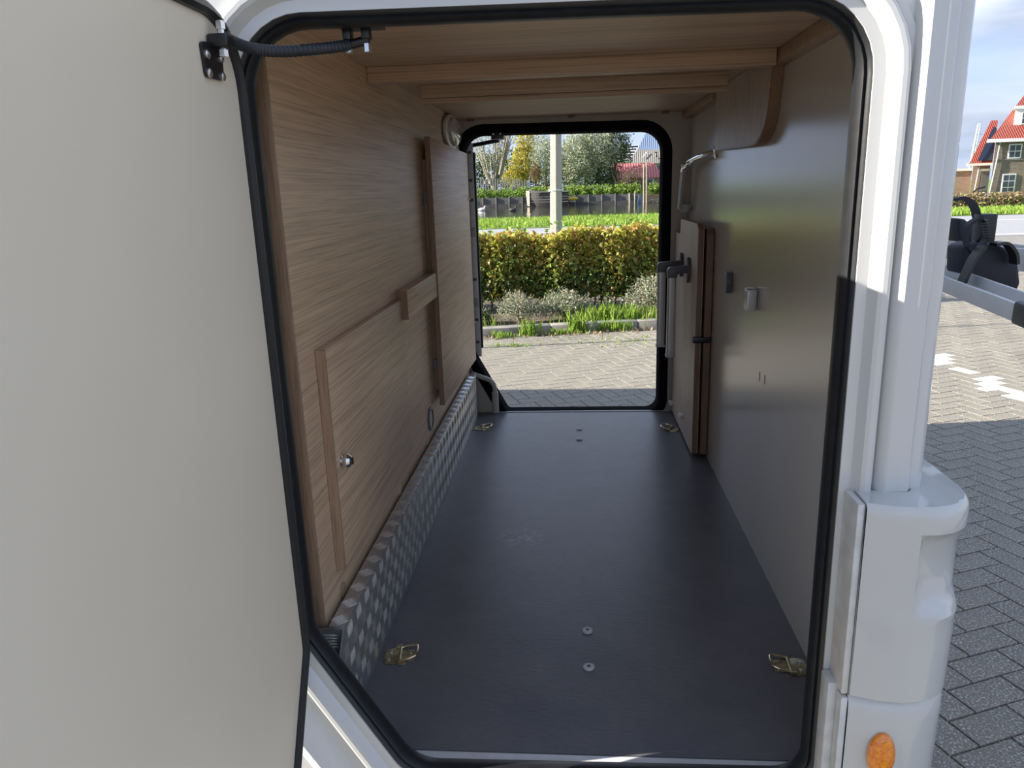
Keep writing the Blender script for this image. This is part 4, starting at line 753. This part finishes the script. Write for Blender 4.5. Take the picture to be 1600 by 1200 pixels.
# boat, posts, stones, drum, ducks
bo = thing('rowing_boat', 'dark wooden boat with a pale bow moored at the revetment', 'boat', (-2, 76.6, -.25)); b = B(); rows = []
for (x, w, zb, zt) in ((-4.42, .04, .1, 1.40), (-4.2, .35, -.2, 1.35), (-3.2, .72, -.3, 1.26), (-2.0, .8, -.3, 1.16), (-.9, .72, -.3, 1.10), (-.4, .66, -.2, 1.10)):
    rows.append([(x, 76.2-w, zt), (x, 76.2-w*.86, (zb+zt)/2), (x, 76.2-w*.45, zb), (x, 76.2+w*.45, zb), (x, 76.2+w*.86, (zb+zt)/2), (x, 76.2+w, zt)])
b.add([p for r in rows for p in r], [(i*6+j, i*6+j+1, (i+1)*6+j+1, (i+1)*6+j) for i in range(5) for j in range(5)]+[(0, 1, 2, 3, 4, 5), (35, 34, 33, 32, 31, 30)]); b.build('hull', 'timber_dark', bo)
for k, zz in enumerate((.15, .40, .65)): B().box(-4.1, -.45, 75.36-.0+.10*(2-k)*.4, 75.40+.10*(2-k)*.4, zz, zz+.04).build('plank_line', 'timber', bo)
B().add([(-4.62, 76.2, 1.32), (-4.22, 75.80, 1.25), (-4.24, 75.86, -.2), (-4.50, 76.2, -.15)], [(0, 1, 2, 3)]).build('stem_face', 'stone', bo)
B().box(-4.2, -.4, 75.36, 75.46, 1.10, 1.18).build('gunwale', 'timber', bo)
yb = thing('yellow_float', 'long yellow float lying at the waterline right of the boat', 'float', (-.6, 76.6, .3)); B().tube([(-1.5, 76.6, .34), (.35, 76.6, .40), (.55, 76.6, .42)], [.17, .17, .06], 12).build('hull', 'yellow', yb)
for x, zt, r, l_ in ((6.95, 3.45, .07, 'slender pale mooring post, left of the pair'), (7.22, 3.6, .085, 'slender pale mooring post, right of the pair'), (5.6, .75, .06, 'short leaning stake at the water under the twiggy shrub'), (6.1, .9, .05, 'short forked stake left of the blue drum')):
    tag(B().tube([(x, 76.2, -.5), (x-.03, 76.2, zt)], r, 8).build('mooring_post', 'bark'), l_, 'post', 'posts in the canal')
db = B().add([(6.35, 76.3, -.3), (6.95, 76.3, -.35), (6.8, 76.3, .45), (6.5, 76.3, .5), (6.35, 76.7, -.3), (6.95, 76.7, -.35), (6.8, 76.7, .45), (6.5, 76.7, .5)], [(0, 1, 2, 3), (7, 6, 5, 4), (0, 4, 5, 1), (1, 5, 6, 2), (2, 6, 7, 3), (3, 7, 4, 0)]).build('water_drum', 'tarp', bevel=.05); tag(db, 'blue grey plastic drum at the waterline by the posts', 'drum')
for i in range(9):
    x = 7.6+i*.22; tag(B().lathe([(.05, -.12), (.13, -.08), (.15, 0), (.12, .08), (.04, .11)], (x, 76.6+random.uniform(-.2, .2), -.15+.18*(i % 2)), 'Z', 8, 1.2).build('bank_stone', 'stone'), 'pale rounded stone at the waterline below the shed', 'stone', 'stones at the waterline')
def duck(x, y, mat, label):
    p = at(x, y, 'Z', -.22); o = thing('duck', label, 'duck', tuple(p)); B().lathe([(.02, -.35), (.14, -.2), (.17, 0), (.12, .2), (.03, .3)], (p[0], p[1], p[2]+.08), 'X', 10).build('body', mat, o); B().tube([(p[0]+.2, p[1], p[2]+.15), (p[0]+.28, p[1], p[2]+.35), (p[0]+.36, p[1], p[2]+.36)], [.06, .07, .02], 8).build('head', mat, o)
duck(753, 329, 'bird', 'pale duck swimming at the left of the canal'); duck(801, 329.5, 'bird_dark', 'dark duck swimming left of the boat')
# shed with red roof, big house behind
sd = thing('shed', 'low brick shed with a red corrugated roof on the far bank', 'shed', (7, 85, .5))
B().box(4.2, 9.75, 84.6, 88, .3, 2.35).build('wall', 'brick_pink', sd, smooth=False); B().add([(3.8, 84.2, 2.35), (9.75, 84.2, 2.28), (8.95, 86.0, 3.80), (4.3, 86.0, 3.85), (3.8, 84.2, 2.25), (9.75, 84.2, 2.18), (8.95, 88.5, 2.2), (4.3, 88.5, 2.2)], [(0, 1, 2, 3), (0, 4, 5, 1), (3, 2, 6, 7), (1, 5, 6, 2), (0, 3, 7, 4)]).build('roof', 'tile_pink', sd, smooth=False)
w_ = B().box(7.85, 8.75, 84.52, 84.6, 1.30, 2.15).build('window_frame', 'white', sd); B().box(7.95, 8.65, 84.50, 84.53, 1.38, 2.07).build('pane', 'pane', w_)
bh = thing('farmhouse', 'large farmhouse with blue grey roofing and a skylight behind the shed', 'house', (12, 106, .5))
def quad(b, P4, th=.15): 
    b.add(list(P4)+[(p[0], p[1]+th, p[2]-th) for p in P4], [(0, 1, 2, 3), (7, 6, 5, 4), (0, 4, 5, 1), (1, 5, 6, 2), (2, 6, 7, 3), (3, 7, 4, 0)]); return b
A1, A2_, A3, A4 = at(980, 255, 'Y', 104), at(1075, 255, 'Y', 104), at(1075, 170, 'Y', 110), at(1028, 170, 'Y', 110); mid_l, mid_r = at(996, 234, 'Y', 105.5), at(1075, 233, 'Y', 105.5)
quad(B(), [A1, A2_, mid_r, mid_l]).build('lower_roof', 'tile_grey', bh, smooth=False); quad(B(), [mid_l, mid_r, A3, A4]).build('upper_roof', 'panel_blue', bh, smooth=False)
B().box(A1[0]+.5, A2_[0], 104.5, 112, .3, A1[2]).build('wall', 'white', bh, smooth=False)
a, c = at(1003, 246, 'Y', 104.3), at(1010, 237, 'Y', 104.9); quad(B(), [a, a+np.array([.16, 0, 0]), c+np.array([.16, 0, 0]), c], .05).build('skylight', 'grey_cap', bh)
a = at(1025, 244, 'Y', 104.3); B().lathe([(.22, -.1), (.16, .1), (.1, .4), (.2, .5), (.02, .6)], tuple(a), 'Z', 10).build('roof_vent', 'black', bh)
a = at(1030, 266, 'Y', 103.8); fw = B().box(a[0]-.6, a[0]+.6, 104.3, 104.5, a[2]-.8, a[2]+.6).build('window', 'pane', bh)
sh = thing('slatted_roof', 'dark roof fitted with rows of panels beside the farmhouse', 'roof', (8, 108, 3)); 
for i in range(6):
    yv = 229+i*4.2; a, c = at(968, yv, 'Y', 106-.2*i), at(997-i*2.6, yv, 'Y', 106-.2*i); B().box(a[0], c[0], a[1]-.1, a[1]+.1, a[2]-.19, a[2]+.02).build('panel_row', 'solar', sh, smooth=False)
a, c = at(966, 256, 'Y', 106), at(985, 256, 'Y', 106); a2, c2 = at(966, 227, 'Y', 109), at(1000, 227, 'Y', 109); quad(B(), [a, c, c2, a2]).build('roof_sheet', 'grey_cap', sh, smooth=False)
# ------------------------------------------------------------------ brick house at the right
ho = thing('brick_house', 'brown brick house with a steep red tiled roof and white dormer', 'house', (45, 80, -.5))
B().prism([(40.25, 78), (56, 78), (62, 88), (45.6, 88)], 'Z', -.6, 4.5).build('wall', 'brick', ho, smooth=False)
quad(B(), [(39.35, 77.45, 4.5), (57, 77.45, 4.5), (57, 86, 12.3), (48.6, 86, 12.3)], .12).build('roof', 'tile_red', ho, smooth=False)
B().add([(39.35, 77.45, 4.5), (48.6, 86, 12.3), (45.2, 88, 4.5)], [(0, 1, 2)]).build('side_roof', 'tile_red', ho, smooth=False)
B().box(39.2, 57, 77.2, 77.6, 4.32, 4.62).build('gutter', 'white', ho, bevel=.03); B().box(40.2, 57, 77.93, 78, 2.68, 2.80).build('string_course', 'stone', ho)
B().tube([(40.6, 77.9, 4.4), (40.45, 77.85, 2.6), (40.15, 77.85, -.5)], .06, 8).build('downpipe', 'grey_cap', ho)
def window(par, x0, x1, z0, z1, y, nx, nz):
    f_ = B().box(x0, x1, y-.10, y, z0, z1).build('window_frame', 'white', par); dx, dz = (x1-x0-.16)/nx, (z1-z0-.16)/nz
    for i in range(nx):
        for j in range(nz): B().box(x0+.08+dx*i+.035, x0+.08+dx*(i+1)-.035, y-.115, y-.09, z0+.08+dz*j+.035, z0+.08+dz*(j+1)-.035).build('pane', 'pane', f_, smooth=False)
window(ho, 41.45, 42.65, 2.82, 4.15, 78, 2, 2); window(ho, 41.2, 42.45, -.5, 1.42, 78, 2, 3)
dm = B().prism([(42.15, 79.0), (45.4, 79.0), (47.4, 82.5), (44.15, 82.5)], 'Z', 5.6, 7.35).build('dormer', 'white', ho, smooth=False); B().prism([(41.9, 78.8), (45.6, 78.8), (47.6, 82.6), (44.0, 82.6)], 'Z', 7.35, 7.65).build('dormer_roof', 'white', dm, smooth=False)
window(ho, 42.75, 43.75, 5.95, 7.1, 79.0, 2, 2); window(ho, 44.2, 45.1, 5.95, 7.1, 79.0, 2, 2)
an = thing('annex_house', 'lower brick annex with a dark solar panel on its red roof', 'house', (43, 85, -.3))
B().prism([(41.6, 84.4), (43.3, 84.4), (46, 90), (44.4, 90)], 'Z', -.4, 2.45).build('wall', 'brick_pink', an, smooth=False); quad(B(), [(40.9, 83.9, 2.5), (43.2, 83.9, 2.5), (45.6, 88.5, 7), (44.9, 88.5, 7)], .12).build('roof', 'tile_red', an, smooth=False)
quad(B(), [(41.75, 83.95, 2.82), (43.15, 83.95, 2.82), (45.0, 87.6, 6.3), (44.75, 87.6, 6.3)], .02).build('solar_panel', 'solar', an, smooth=False); B().box(40.7, 43.1, 83.7, 84.0, 2.32, 2.55).build('gutter', 'white', an)
B().tube([(42.15, 84.3, 2.4), (41.95, 84.3, -.4)], .05, 6).build('downpipe', 'grey_cap', an); B().box(42.5, 43.25, 84.25, 84.4, -.3, 1.75).build('door', 'grey_dark', an); B().box(42.4, 43.28, 84.2, 84.4, 1.75, 2.0).build('door_lintel', 'white', an)
lw = thing('flat_extension', 'pink brick flat roofed extension left of the annex', 'building', (41, 87, 0)); B().box(38, 42.55, 86.5, 90, -.6, 1.85).build('wall', 'brick_pink', lw, smooth=False); B().box(37.8, 42.7, 86.3, 90.2, 1.85, 2.1).build('fascia', 'white', lw)
ev = foliage('evergreen_bush', [((42.3, 94, .9), (1.7, 1, 1.6), 700)], .3, 'leaf_dark', 'dark round bush behind the pink extension', 'bush', None, .6)
py_ = thing('power_pylon', 'white twin mast power pylon beyond the houses', 'pylon', (58.8, 120, 0)); B().tube([(58.4, 120, -.5), (59.15, 120, 8.6)], [.16, .09], 8).build('mast', 'white', py_); B().tube([(58.75, 120, -.5), (59.42, 120, 8.6)], [.16, .09], 8).build('mast', 'white', py_)
for z in (7.1, 6.0, 5.0):
    B().tube([(57.9, 120, z), (60.6, 120, z)], .035, 6).build('crossarm', 'grey_cap', py_); B().tube([(50, 118, z+.3), (58, 120, z), (60.6, 120, z), (75, 124, z+.2)], .02, 4).build('cable', 'grey_cap', py_)
bw = []
o = thing('brown_hedge', 'ragged brown hedge along the road before the brick house', 'hedge', (18, 35.3, 0)); pts = np.stack([rng.random(9000)*18+13, 35.0+rng.random(9000)*1.2, .02+rng.random(9000)**.8*.66], 1); V, Fp = leaves(pts, .12, .6); numesh('leaves', V, Fp, 'leaf_brown', o, kind='stuff')
pts = np.stack([rng.random(300)*18+13, 34.9+rng.random(300)*.6, .1+rng.random(300)*.35], 1); V, Fp = leaves(pts, .16, .4); numesh('green_shoots', V, Fp, 'leaf_bright', o, kind='stuff'); B().box(13, 31, 35.6, 36.1, -.1, .45).build('core', 'soil', o)
a = at(1537, 293, 'Y', 70); tr = thing('garden_trailer', 'small dark trailer with a pale wheel beside the brick house', 'trailer', (a[0], 70, -.5)); B().box(a[0]-3.2, a[0]-.2, 70, 71, -.45, -.15).build('bed', 'black', tr, bevel=.05); B().lathe([(.05, -.1), (.22, -.1), (.25, 0), (.22, .1), (.05, .1)], (a[0], 69.9, -.30), 'Y', 16).build('wheel', 'bird', tr); B().tube([(a[0]-1.0, 70, -.2), (a[0]-.5, 70, .25), (a[0]+.1, 70, .4)], .08, 6).build('mudguard', 'black', tr)
